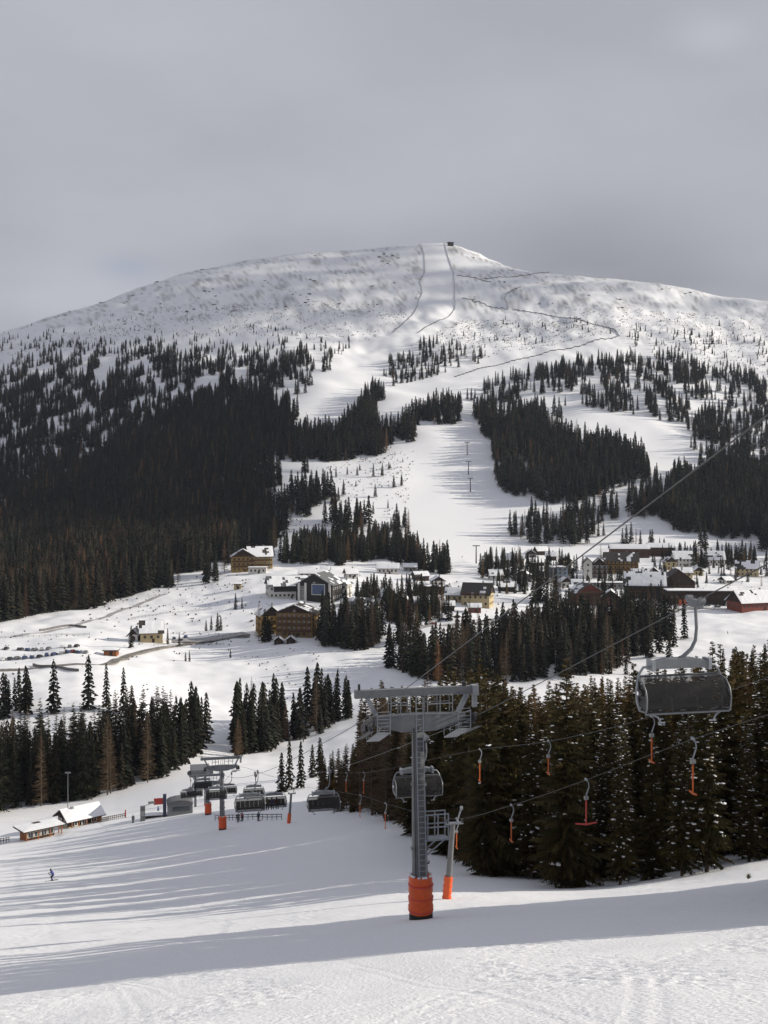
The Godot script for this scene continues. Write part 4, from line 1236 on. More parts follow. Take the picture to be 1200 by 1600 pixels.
func lift_tower(d: float, slope: float, label: String) -> Node3D:
	var x := (RIGHT_A + LEFT_A) * 0.5 - LIFT_B * d
	var y0 := ground(x, d) - 0.1
	var hs := along(ROPE, d) - y0
	var o := thing("lift_tower", label, "lift tower", Vector3(x, y0, -d), LIFT_TURN, "towers of the chairlift")
	var arm := hs - 0.05
	var b := MB.new()
	b.tube([Vector3(0.2, -0.8, 0), Vector3(0.0, arm - 0.3, 0)], [0.5, 0.33], 20)
	part(b, "column", mats.tower_grey, o)
	# padding round the foot
	var rng := RandomNumberGenerator.new()
	rng.seed = int(d)
	b = MB.new()
	var pts := []
	var rad := []
	for k in 17:
		pts.append(Vector3(0.19 - 0.01 * k / 8.0, 0.5 + k * 0.13, 0))
		rad.append(0.68 + (0.035 if k % 4 != 0 else -0.015) + rng.randf_range(-0.012, 0.012) - 0.003 * k)
	b.tube(pts, rad, 24)
	var pad := part(b, "foot_padding", mats.pad_orange, o)
	b = MB.new()
	b.cyl(Vector3(0.2, -0.7, 0), Vector3(0.2, 0.52, 0), 0.68, 0.66, 20)
	part(b, "padding_skirt", mats.rubber_black, pad)
	for k in 3:
		b = MB.new()
		var yy := 0.62 + 0.7 * k
		b.tube([Vector3(0.19, yy, 0), Vector3(0.19, yy + 0.07, 0)], [0.715, 0.715], 24)
		part(b, "strap", mats.tbar_red, pad)
	b = MB.new()
	for k in 26:
		var an := rng.randf() * TAU
		b.lump(Vector3(0.19 + cos(an) * 0.6, 2.6, sin(an) * 0.6), Vector3(rng.randf_range(0.06, 0.14), 0.05, rng.randf_range(0.06, 0.14)), rng, 0.3, 5, 3)
	var ps := part(b, "padding_snow", mats.roof_snow, pad)
	ps.set_meta("kind", "stuff")
	for yf in [0.36, 0.68]:
		b = MB.new()
		var yy3: float = arm * yf
		var rr3: float = lerpf(0.5, 0.33, yf) + 0.06
		b.tube([Vector3(0.2 - 0.2 * yf, yy3 - 0.05, 0), Vector3(0.2 - 0.2 * yf, yy3 + 0.05, 0)], [rr3, rr3], 20)
		part(b, "flange", mats.tower_grey, o)
	b = MB.new()
	b.tube([Vector3(-0.22, 2.5, 0.46), Vector3(-0.3, arm - 0.4, 0.3)], [0.025, 0.025], 6)
	part(b, "cable_conduit", mats.steel_dark, o)
	# ladder on the uphill side, up to the gantry
	b = MB.new()
	var top := arm + 1.35
	for s in [-0.2, 0.2]:
		b.bar(Vector3(s + 0.15, 2.5, 0.62), Vector3(s, arm + 0.2, 0.46), 0.05, 0.05)
		b.bar(Vector3(s, arm + 0.2, 0.46), Vector3(s, top, 0.46), 0.05, 0.05)
	var yy2 := 2.7
	while yy2 < top:
		var f := clampf((yy2 - 2.5) / (arm - 2.3), 0, 1)
		b.bar(Vector3(-0.2 + 0.15 * (1 - f), yy2, lerpf(0.62, 0.46, f)), Vector3(0.2 + 0.15 * (1 - f), yy2, lerpf(0.62, 0.46, f)), 0.035, 0.035)
		yy2 += 0.3
	part(b, "ladder", mats.galvanised_light, o)
	for k in 5:
		b = MB.new()
		var yk := 3.2 + (arm - 4.5) * k / 4.0
		b.bar(Vector3(0.42 - 0.03 * k, yk, 0.1), Vector3(0.62 - 0.03 * k, yk + 0.08, 0.2), 0.06, 0.06)
		b.bar(Vector3(0.62 - 0.03 * k, yk + 0.08, 0.2), Vector3(0.6 - 0.03 * k, yk + 0.22, 0.2), 0.05, 0.05)
		part(b, "bracket", mats.steel_dark, o)
	# crossarm, deeper in the middle
	b = MB.new()
	for e in [-1.0, 1.0]:
		var p := []
		for q in [[0.0, 0.36, -0.62, 0.3], [1.0, 0.34, -0.6, 0.3], [2.75, 0.26, -0.12, 0.2]]:
			p.append([Vector3(q[0] * e, arm + q[1], q[3]), Vector3(q[0] * e, arm + q[2], q[3]), Vector3(q[0] * e, arm + q[2], -q[3]), Vector3(q[0] * e, arm + q[1], -q[3])])
		for k in 2:
			for m in 4:
				var a: Vector3 = p[k][m]
				var c: Vector3 = p[k][(m + 1) % 4]
				var c2: Vector3 = p[k + 1][(m + 1) % 4]
				var a2: Vector3 = p[k + 1][m]
				if e > 0: b.quad(a, c, c2, a2)
				else: b.quad(a2, c2, c, a)
		if e > 0: b.quad(p[2][0], p[2][1], p[2][2], p[2][3])
		else: b.quad(p[2][3], p[2][2], p[2][1], p[2][0])
	part(b, "crossarm", mats.galvanised, o)
	# rope-lifting gantry above
	b = MB.new()
	b.box(Vector3(-0.05, top + 0.22, 0), Vector3(7.1, 0.44, 0.36))
	part(b, "gantry_beam", mats.galvanised, o)
	for e in [-1.0, 1.0]:
		b = MB.new()
		b.bar(Vector3(2.9 * e, top, 0), Vector3(2.35 * e, arm + 0.3, 0), 0.3, 0.22)
		part(b, "gantry_strut", mats.galvanised_light, o)
	b = MB.new()
	b.box(Vector3(3.32, top + 0.2, 0.05), Vector3(0.36, 0.56, 0.5))
	b.box(Vector3(3.32, top - 0.42, 0.05), Vector3(0.26, 0.7, 0.22))
	part(b, "hoist_bracket", mats.galvanised_light, o)
	b = MB.new()
	b.box(Vector3(-3.35, top + 0.6, 0), Vector3(0.12, 0.34, 0.12)); b.box(Vector3(2.7, top + 0.56, 0), Vector3(0.2, 0.24, 0.2))
	part(b, "hoist_lug", mats.steel_dark, o)
	# railings on the crossarm
	for e in [[-1.6, -0.5], [0.5, 1.95]]:
		b = MB.new()
		for z in [-0.32, 0.32]:
			for h in [0.55, 1.05]:
				b.bar(Vector3(e[0], arm + 0.36 + h, z), Vector3(e[1], arm + 0.36 + h, z), 0.045, 0.045)
			for k in 3:
				var xx: float = lerpf(e[0], e[1], k / 2.0)
				b.bar(Vector3(xx, arm + 0.36, z), Vector3(xx, arm + 1.42, z), 0.045, 0.045)
		part(b, "railing", mats.galvanised_light, o)
	# working platforms beside the sheaves
	for e in [-1.0, 1.0]:
		b = MB.new()
		var xo: float = 2.28 * e
		b.bar(Vector3(xo, arm - 0.95 - slope * 1.2, -1.3), Vector3(xo, arm - 0.72 + slope * 1.2, 1.5), 0.75, 0.06)
		for z in [-1.3, 0.0, 1.5]:
			for xx in [-0.36, 0.36]:
				b.bar(Vector3(xo + xx, arm - 0.85 + slope * z * 0.9, z), Vector3(xo + xx, arm + 0.25 + slope * z * 0.9, z), 0.045, 0.045)
		for h in [-0.3, 0.25]:
			for xx in [-0.36, 0.36]:
				b.bar(Vector3(xo + xx, arm + h - slope * 1.2, -1.3), Vector3(xo + xx, arm + h + slope * 1.35, 1.5), 0.045, 0.045)
		for k in 7:
			b.bar(Vector3(xo - 0.36, arm - 0.85 + k * 0.2 + slope * 1.35, 1.5), Vector3(xo + 0.36, arm - 0.85 + k * 0.2 + slope * 1.35, 1.5), 0.03, 0.03)
		part(b, "platform", mats.galvanised_light, o)
		sheaves(o, 2.88 * e, hs, slope, 8)
	if d < 100.0:      # the cage on the side of the column
		b = MB.new()
		for z in [-0.35, 0.35]:
			for xx in [0.55, 1.15, 1.75]:
				b.bar(Vector3(xx - 0.05, 4.6, z), Vector3(xx - 0.05, 6.0, z), 0.06, 0.06)
			for h in [4.6, 5.3, 6.0]:
				b.bar(Vector3(0.3, h, z), Vector3(1.72, h, z), 0.06, 0.06)
			b.bar(Vector3(0.35, 3.7, z), Vector3(1.5, 4.6, z), 0.06, 0.06)
		b.box(Vector3(1.0, 4.58, 0), Vector3(1.5, 0.06, 0.8))
		part(b, "service_cage", mats.galvanised_light, o)
		b = MB.new()
		b.box(Vector3(0.02, arm - 0.75, 0.5), Vector3(0.4, 0.3, 0.04))
		part(b, "number_plate", mats.reel_white, o)
	return o

func chair_parts(o: Node3D) -> void:
	var b := MB.new()
	b.box(Vector3(0, -0.05, 0), Vector3(0.22, 0.26, 0.7))
	b.cyl(Vector3(-0.1, 0.06, -0.42), Vector3(0.1, 0.06, -0.42), 0.13, 0.13, 10)
	b.cyl(Vector3(-0.1, 0.06, 0.42), Vector3(0.1, 0.06, 0.42), 0.13, 0.13, 10)
	part(b, "grip", mats.galvanised, o)
	b = MB.new()
	b.tube([Vector3(0, -0.15, 0), Vector3(0.04, -0.9, 0), Vector3(0, -1.3, 0), Vector3(-0.16, -1.6, 0), Vector3(-0.45, -1.84, 0), Vector3(-0.6, -1.9, 0)], [0.055, 0.055, 0.06, 0.065, 0.07, 0.07], 10)
	part(b, "hanger", mats.galvanised, o)
	var cx := -0.6
	b = MB.new()
	var pr := [[-1.0, -1.98], [-0.45, -1.88], [0.45, -1.88], [1.0, -1.98], [1.0, -2.2], [-1.0, -2.2]]
	for z in [-0.2, 0.2]:
		for k in range(1, 5):
			var A := Vector3(cx + pr[0][0], pr[0][1], z)
			var B := Vector3(cx + pr[k][0], pr[k][1], z)
			var C := Vector3(cx + pr[k + 1][0], pr[k + 1][1], z)
			if z > 0: b.tri(A, C, B)
			else: b.tri(A, B, C)
	for k in 6:
		var a: Array = pr[k]
		var c: Array = pr[(k + 1) % 6]
		b.quad(Vector3(cx + a[0], a[1], -0.2), Vector3(cx + a[0], a[1], 0.2), Vector3(cx + c[0], c[1], 0.2), Vector3(cx + c[0], c[1], -0.2))
	part(b, "crossbar", mats.galvanised, o)
	for e in [-1.0, 1.0]:
		b = MB.new()
		b.box(Vector3(cx + 1.03 * e, -2.09, 0), Vector3(0.12, 0.36, 0.46))
		part(b, "crossbar_end", mats.galvanised_light, o)
		b = MB.new()
		b.tube([Vector3(cx + 1.0 * e, -2.12, 0), Vector3(cx + 1.32 * e, -2.16, 0), Vector3(cx + 1.46 * e, -2.35, 0.02), Vector3(cx + 1.55 * e, -2.65, 0.05), Vector3(cx + 1.6 * e, -2.95, 0.1), Vector3(cx + 1.56 * e, -3.3, 0.05), Vector3(cx + 1.42 * e, -3.6, -0.05), Vector3(cx + 1.2 * e, -3.68, -0.1)], [0.045, 0.045, 0.045, 0.045, 0.045, 0.045, 0.045, 0.04], 8)
		part(b, "side_tube", mats.galvanised_light, o)
		b = MB.new()
		b.tube([Vector3(cx + 1.58 * e, -2.95, 0.3), Vector3(cx + 1.66 * e, -2.95, 0.3)], [0.12, 0.07], 12)
		part(b, "visor_hinge", mats.chrome, o)
	b = MB.new()
	b.bar(Vector3(cx - 1.4, -2.5, -0.3), Vector3(cx + 1.4, -2.5, -0.3), 0.05, 0.05)
	b.bar(Vector3(cx - 1.3, -3.56, -0.2), Vector3(cx + 1.3, -3.56, -0.2), 0.08, 0.08)
	part(b, "seat_frame", mats.steel_dark, o)
	b = MB.new()
	b.box(Vector3(cx, -3.44, 0.02), Vector3(2.8, 0.12, 0.5))
	part(b, "seat", mats.seat_grey, o)
	for k in 6:
		b = MB.new()
		b.box(Vector3(cx - 1.165 + 0.466 * k, -3.08, -0.29), Vector3(0.43, 0.6, 0.08), Basis(Vector3.RIGHT, -0.15))
		part(b, "backrest", mats.seat_grey, o)
	for k in 4:
		b = MB.new()
		var ax := cx - 1.38 + 0.92 * k
		b.bar(Vector3(ax, -3.15, -0.2), Vector3(ax, -3.15, 0.32), 0.05, 0.05)
		b.bar(Vector3(ax, -3.15, 0.32), Vector3(ax, -3.58, 0.45), 0.05, 0.05)
		part(b, "armrest", mats.galvanised, o)
	# weather visor
	var prof := [[-2.5, -0.25], [-2.51, 0.1], [-2.6, 0.4], [-2.82, 0.62], [-3.12, 0.72], [-3.42, 0.69], [-3.6, 0.6]]
	b = MB.new()
	for k in prof.size() - 1:
		var p0: Array = prof[k]
		var p1: Array = prof[k + 1]
		var w0 := 1.42 if k == 0 else 1.52
		b.quad(Vector3(cx - 1.52, p1[0], p1[1]), Vector3(cx + 1.52, p1[0], p1[1]), Vector3(cx + w0, p0[0], p0[1]), Vector3(cx - w0, p0[0], p0[1]))
	for e in [-1.0, 1.0]:
		for k in range(1, prof.size() - 1):
			b.tri(Vector3(cx + 1.52 * e, -3.0, -0.2), Vector3(cx + 1.52 * e, prof[k][0], prof[k][1]), Vector3(cx + 1.52 * e, prof[k + 1][0], prof[k + 1][1]))
	var vs := part(b, "visor", mats.visor, o)
	b = MB.new()
	b.tube([Vector3(cx - 1.42, -2.5, -0.25), Vector3(cx + 1.42, -2.5, -0.25)], [0.035, 0.035], 6)
	b.tube([Vector3(cx - 1.52, -3.6, 0.6), Vector3(cx + 1.52, -3.6, 0.6)], [0.04, 0.04], 6)
	for e in [-1.0, 1.0]:
		var line := []
		var rr := []
		for p in prof:
			line.append(Vector3(cx + (1.42 if p == prof[0] else 1.52) * e, p[0], p[1])); rr.append(0.03)
		b.tube(line, rr, 6)
	part(b, "visor_rim", mats.galvanised, vs)
	b = MB.new()
	for e in [-1.0, 1.0]:
		b.tube([Vector3(cx + 1.3 * e, -3.6, 0.5), Vector3(cx + 1.05 * e, -3.72, 0.55), Vector3(cx + 0.95 * e, -3.9, 0.56)], [0.035, 0.035, 0.035], 6)
		b.bar(Vector3(cx + 0.8 * e, -3.9, 0.56), Vector3(cx + 1.05 * e, -3.9, 0.56), 0.05, 0.05)
	part(b, "footrest", mats.galvanised_light, o)

func tbar_hanger(at: Vector3, turn: float, stick: float, red: bool, label: String) -> void:
	var o := thing("drag_hanger", label, "drag-lift hanger", at, turn, "orange hangers of the drag lift")
	var b := MB.new()
	b.tube([Vector3(0, 0, 0), Vector3(0.12, -0.12, 0), Vector3(0.15, -0.35, 0), Vector3(0.06, -0.6, 0), Vector3(0, -0.75, 0)], [0.03, 0.03, 0.03, 0.035, 0.035], 6)
	b.box(Vector3(0, 0.02, 0), Vector3(0.08, 0.1, 0.25))
	part(b, "hook", mats.galvanised_light, o)
	b = MB.new()
	b.tube([Vector3(-0.09, -0.88, 0), Vector3(0.09, -0.88, 0)], [0.1, 0.1], 12)
	part(b, "spring_reel", mats.reel_white, o)
	b = MB.new()
	b.tube([Vector3(0, -1.0, 0), Vector3(0, -1.0 - stick, 0)], [0.042, 0.034], 8)
	part(b, "pull_stick", mats.tbar_red if red else mats.tbar_orange, o)
	b = MB.new()
	var y := -1.0 - stick
	b.tube([Vector3(0.0, y, -0.3), Vector3(0.0, y - 0.03, 0), Vector3(0.0, y, 0.3)] if not red else [Vector3(-0.55, y + 0.04, 0), Vector3(0, y - 0.03, 0), Vector3(0.55, y + 0.04, 0)], [0.035, 0.045, 0.035], 8)
	part(b, "crosspiece", mats.tbar_red if red else mats.tbar_orange, o)

const DRAG_LOW := [[30.0, -5.0], [44.0, -10.4], [55.0, -15.0], [66.7, -19.7], [80.0, -24.6], [103.9, -30.5], [117.0, -33.5], [165.0, -46.0]]
const DRAG_HIGH := [[30.0, -3.0], [52.7, -11.4], [66.7, -15.9], [81.0, -19.9], [127.0, -33.8], [170.0, -45.0]]

func drag_pole(px_a: float, d: float, hgt: float, label: String) -> void:
	var x := px_a - 0.2 * d
	var y0 := ground(x, d) - 0.1
	var o := thing("drag_lift_pole", label, "lift pole", Vector3(x, y0, -d), 0.2, "poles of the drag lift")
	var lean := 0.085 * hgt
	var b := MB.new()
	b.tube([Vector3(-lean, -0.6, 0), Vector3(0, hgt, 0)], [0.24, 0.18], 14)
	part(b, "pole", mats.tower_grey, o)
	b = MB.new()
	var pts := []
	var rad := []
	for k in 13:
		var h := 0.1 + k * 0.135
		pts.append(Vector3(-lean * (1.0 - h / hgt), h, 0))
		rad.append(0.3 + (0.05 if k % 3 == 1 else 0.0))
	b.tube(pts, rad, 16)
	part(b, "foot_padding", mats.pad_orange, o)
	b = MB.new()
	b.bar(Vector3(-0.5, hgt + 0.05, 0), Vector3(0.75, hgt + 0.05, 0), 0.2, 0.16)
	part(b, "crossarm", mats.galvanised_light, o)
	b = MB.new()
	b.bar(Vector3(0.3, hgt + 0.1, 0), Vector3(0.62, hgt + 1.05, 0), 0.1, 0.1)
	b.cyl(Vector3(0.55, hgt + 1.1, 0), Vector3(0.72, hgt + 1.1, 0), 0.13, 0.13, 10)
	part(b, "upper_arm", mats.galvanised_light, o)
	for xx in [-0.42, 0.68]:
		b = MB.new()
		b.cyl(Vector3(xx - 0.05, hgt + 0.18, 0), Vector3(xx + 0.05, hgt + 0.18, 0), 0.16, 0.16, 12)
		part(b, "rope_wheel", mats.steel_dark, o)

func lifts() -> void:
	lift_materials()
	lift_tower(63.0, 0.36, "large grey lift tower with orange padded foot in the foreground")
	lift_tower(195.0, 0.3, "second lift tower with orange foot above the bottom station")
	lift_tower(230.0, 0.25, "lowest and shortest lift tower, just before the station building")
	for a in [[RIGHT_A, "right", 252.0], [LEFT_A, "left", 252.0]]:
		var pts := []
		var rr := []
		var d := -50.0
		while d <= a[2]:
			pts.append(rope_at(a[0], d)); rr.append(0.02)
			d += 6.0
		var b := MB.new()
		b.tube(pts, rr, 6)
		solo(b, "haul_rope", mats.rope_steel, "%s steel haul rope of the chairlift running down the slope" % a[1], "rope", "haul ropes of the chairlift")
	var chairs := [
		[RIGHT_A, 38.0, "nearest empty chair with grey visor hanging before the right forest"],
		[RIGHT_A, 72.4, "empty visor chair partly hidden behind the large lift tower"],
		[RIGHT_A, 107.0, "empty visor chair hanging left of large tower over the snow crest"],
		[RIGHT_A, 143.0, "chair carrying colourful riders next to the dark little spruces"],
		[RIGHT_A, 166.0, "wide visor chair right of the second lift tower"],
		[RIGHT_A, 208.0, "visor chair crossing behind the second tower's column"],
		[LEFT_A, 117.0, "chair on the left rope, highest of those near the station"],
		[LEFT_A, 162.0, "chair on left rope just left of the second tower column"],
		[LEFT_A, 190.0, "chair on left rope between second and lowest tower"],
		[LEFT_A, 214.0, "chair on left rope overlapping the lowest tower's crossarm"],
		[LEFT_A, 238.0, "lowest chair at far left of the chairlift"]]
	var proto: Node3D
	for c in chairs:
		var at := rope_at(c[0], c[1])
		if proto == null:
			proto = thing("chairlift_chair", c[2], "chair", at, LIFT_TURN, "chairs hanging on the chairlift")
			chair_parts(proto)
		else:
			copy_of(proto, "chairlift_chair", at, LIFT_TURN, c[2])
	# drag lift along the edge of the forest
	for a in [[20.9, DRAG_LOW, "lower", 160.0], [23.1, DRAG_HIGH, "upper", 165.0]]:
		var pts := []
		var rr := []
		var d := 32.0
		while d <= a[3]:
			pts.append(Vector3(a[0] - 0.2 * d, along(a[1], d), -d)); rr.append(0.012)
			d += 4.0
		var b := MB.new()
		b.tube(pts, rr, 5)
		solo(b, "drag_rope", mats.rope_steel, "%s thin rope of the drag lift before the near forest" % a[2], "rope", "ropes of the drag lift")
	var py0 := ground(20.9 - 16.0, 80.0)
	drag_pole(20.9, 80.0, -24.6 - py0 - 0.25, "thin leaning drag-lift pole with orange foot right of large tower")
	drag_pole(22.3, 190.0, 5.0, "small leaning drag-lift pole with orange foot beside the riders' chair")
	for a in [[44.0, 1.1, false, "below right end of nearest chair"], [55.0, 1.15, true, "with red crossbar, lowest on the right"], [66.7, 1.1, false, "right of the thin pole"], [79.0, 1.0, false, "tucked behind the thin pole's crossarm"], [103.9, 1.3, false, "left of large tower, lower right one"], [117.0, 1.2, false, "left of large tower, lower left one"]]:
		tbar_hanger(Vector3(20.9 - 0.2 * float(a[0]), along(DRAG_LOW, a[0]), -float(a[0])), 0.2, a[1], a[2], "orange drag-lift hanger on lower rope, %s" % a[3])
	for a in [[52.7, 1.1, "directly under nearest chair's left end"], [66.7, 0.9, "in front of forest between tower and nearest chair"], [81.0, 1.25, "close to right end of large tower's crossarm"], [127.0, 1.3, "left of large tower, upper right one"], [139.0, 1.2, "beside the empty chair over the snow crest"]]:
		tbar_hanger(Vector3(23.1 - 0.2 * float(a[0]), along(DRAG_HIGH, a[0]), -float(a[0])), 0.2, a[1], false, "orange drag-lift hanger on upper rope, %s" % a[2])
	station()
	# lift poles on the broad piste of the mountain
	var words := ["topmost", "second", "third", "lowest, in front of the piste foot"]
	var k := 0
	for a in [[730, 716], [732, 742], [735, 770], [744, 880]]:
		var p := spot(a[0], a[1], 800.0)
		var b := MB.new()
		b.tube([Vector3(0, -1, 0), Vector3(0, 15, 0)], [0.6, 0.4], 8)
		var o := thing("far_lift_pole", "thin dark lift pole on the far broad piste, %s" % words[k], "lift pole", p, 0.1, "lift poles on the far broad piste")
		part(b, "pole", mats.steel_dark, o)
		b = MB.new()
		b.box(Vector3(0, 14.6, 0), Vector3(6.0, 0.7, 0.7))
		part(b, "crossarm", mats.steel_dark, o)
		k += 1

func station() -> void:
	var p := pt(281, 240.0)
	var o := thing("lift_station", "grey metal lift station cabin with curved roof behind the snow crest", "lift station", p + Vector3(0, -0.3, 0), LIFT_TURN)
	var b := MB.new()
	b.box(Vector3(0, 1.3, 0), Vector3(5.2, 3.2, 4.0))
	part(b, "wall", mats.galvanised, o)
	b = MB.new()
	var pr := []
	for k in 9:
		var a := PI * k / 8.0
		pr.append(Vector2(-cos(a) * 2.75, 2.9 + sin(a) * 0.9))
	for k in 8:
		b.quad(Vector3(pr[k + 1].x, pr[k + 1].y, -2.1), Vector3(pr[k].x, pr[k].y, -2.1), Vector3(pr[k].x, pr[k].y, 2.1), Vector3(pr[k + 1].x, pr[k + 1].y, 2.1))
		b.tri(Vector3(0, 2.9, 2.1), Vector3(pr[k + 1].x, pr[k + 1].y, 2.1), Vector3(pr[k].x, pr[k].y, 2.1))
		b.tri(Vector3(0, 2.9, -2.1), Vector3(pr[k].x, pr[k].y, -2.1), Vector3(pr[k + 1].x, pr[k + 1].y, -2.1))
	part(b, "roof", mats.tower_grey, o)
	b = MB.new()
	b.box(Vector3(0.2, 2.0, 2.03), Vector3(3.6, 0.9, 0.06))
	part(b, "window", mats.window_glass, o)
	b = MB.new()
	b.box(Vector3(-3.2, 2.2, 0.5), Vector3(0.7, 5.4, 0.7))
	part(b, "mast", mat("mast_blue", lin(0.05, 0.06, 0.12), 0.6, 0, 0.3, 0.5), o)
	b = MB.new()
	b.box(Vector3(-4.5, 3.4, 0.3), Vector3(1.9, 1.3, 0.3))
	part(b, "notice_board", mats.tbar_red, o)
	# bullwheel house where the rope turns
	var e := rope_at((RIGHT_A + LEFT_A) * 0.5, 252.0)
	var gy := ground(e.x, 252.0)
	o = thing("bullwheel_house", "dark drive housing over the turning wheel at the rope's end", "lift station", Vector3(e.x, gy - 0.2, -252.0), LIFT_TURN)
	var hh := e.y - gy
	b = MB.new()
	b.cyl(Vector3(0, hh - 0.1, 0), Vector3(0, hh + 0.25, 0), 2.9, 2.9, 28)
	part(b, "bullwheel", mats.steel_dark, o)
	b = MB.new()
	b.box(Vector3(0, hh + 0.8, -0.4), Vector3(4.2, 0.9, 5.4))
	part(b, "housing", mats.galvanised, o)
	for s in [-1.0, 1.0]:
		b = MB.new()
		b.box(Vector3(1.1 * s, hh * 0.5 - 0.5, 0), Vector3(0.5, hh + 1.0, 0.6))
		part(b, "leg", mats.tower_grey, o)
	# gate kiosk and platform left of the station
	p = pt(223, 236.0)
	o = thing("gate_kiosk", "narrow dark ticket gate with sign arm left of the lift station", "ticket gate", p + Vector3(0, -0.2, 0), 0.2)
	b = MB.new()
	b.box(Vector3(0, 1.6, 0), Vector3(1.0, 3.4, 1.0))
	part(b, "cabinet", mats.tower_grey, o)
	b = MB.new()
	b.box(Vector3(0, 1.9, 0.52), Vector3(0.8, 1.1, 0.04))
	part(b, "screen_panel", mats.reel_white, o)
	b = MB.new()
	b.bar(Vector3(0, 3.3, 0), Vector3(2.2, 3.9, 0), 0.1, 0.1)
	b.box(Vector3(1.8, 4.0, 0), Vector3(1.4, 0.5, 0.08))
	part(b, "sign_arm", mats.reel_white, o)
	p = pt(243, 241.0)
	b = MB.new()
	b.box(Vector3(0, 0.2, 0), Vector3(5.4, 1.0, 3.0))
	o = thing("loading_platform", "low dark platform with snow top between gate and station", "platform", p, 0.2)
	part(b, "deck", mats.timber_dark, o)
	var rng := RandomNumberGenerator.new()
	rng.seed = 2
	var sn := part(snow_on(5.3, 2.9, 1.0, rng, 0.2), "deck_snow", mats.roof_snow, o)
	sn.position.y = 0.7

func person(bones: Array, at: Vector3, turn: float, label: String, category := "person", group := "") -> Node3D:
	var o := thing("person", label, category, at, turn, group)
	part(flesh(bones, 0.036), "body", mat("clothes", Color.WHITE, 0.85, 0, 0, 1, true), o)
	return o

func flesh(bones: Array, cell: float) -> MB:      # tapered capsules melted into one skin (surface nets)
	var lo := Vector3(9, 9, 9)
	var hi := -lo
	for q in bones:
		for p in [q[0], q[1]]:
			var r: float = maxf(q[2], q[3]) + 0.1
			lo = lo.min(p - Vector3.ONE * r); hi = hi.max(p + Vector3.ONE * r)
	var n := Vector3i(((hi - lo) / cell).ceil()) + Vector3i.ONE
	var f := PackedFloat32Array(); f.resize(n.x * n.y * n.z)
	var own := PackedInt32Array(); own.resize(f.size())
	for z in n.z:
		for y in n.y:
			for x in n.x:
				var p := lo + Vector3(x, y, z) * cell
				var s := 0.0
				var best := 9.0
				var who := 0
				for i in bones.size():
					var q: Array = bones[i]
					var ab: Vector3 = q[1] - q[0]
					var t := clampf((p - q[0]).dot(ab) / maxf(ab.length_squared(), 1e-6), 0, 1)
					var dist: float = (p - q[0] - ab * t).length() - lerpf(q[2], q[3], t)
					if dist < best: best = dist; who = i
					if dist < 0.3: s += exp(-dist * 38.0)
				var o := (z * n.y + y) * n.x + x
				f[o] = -log(s) / 38.0 if s > 0.0 else best
				own[o] = who
	var b := MB.new()
	var ids := {}
	var step := [1, n.x, n.x * n.y]
	for z in n.z - 1:
		for y in n.y - 1:
			for x in n.x - 1:
				var o := (z * n.y + y) * n.x + x
				var acc := Vector3.ZERO
				var cnt := 0
				for c in 8:
					for ax in 3:
						if c & (1 << ax): continue
						var a := o + (1 if c & 1 else 0) + (n.x if c & 2 else 0) + (n.x * n.y if c & 4 else 0)
						var e: int = a + step[ax]
						if (f[a] < 0.0) != (f[e] < 0.0):
							var t := f[a] / (f[a] - f[e])
							var q := Vector3(1 if c & 1 else 0, 1 if c & 2 else 0, 1 if c & 4 else 0)
							q[ax] += t
							acc += q; cnt += 1
				if cnt: ids[o] = lo + (Vector3(x, y, z) + acc / cnt) * cell
	for o in ids:
		for ax in 3:
			var e: int = o + step[ax]
			if e >= f.size() or (f[o] < 0.0) == (f[e] < 0.0): continue
			var u: int = step[(ax + 1) % 3]
			var w: int = step[(ax + 2) % 3]
			if not (ids.has(o - u) and ids.has(o - w) and ids.has(o - u - w)): continue
			b.col = bones[own[o]][4]
			if f[o] < 0.0: b.quad(ids[o - u - w], ids[o - w], ids[o], ids[o - u])
			else: b.quad(ids[o - u - w], ids[o - u], ids[o], ids[o - w])
	return b

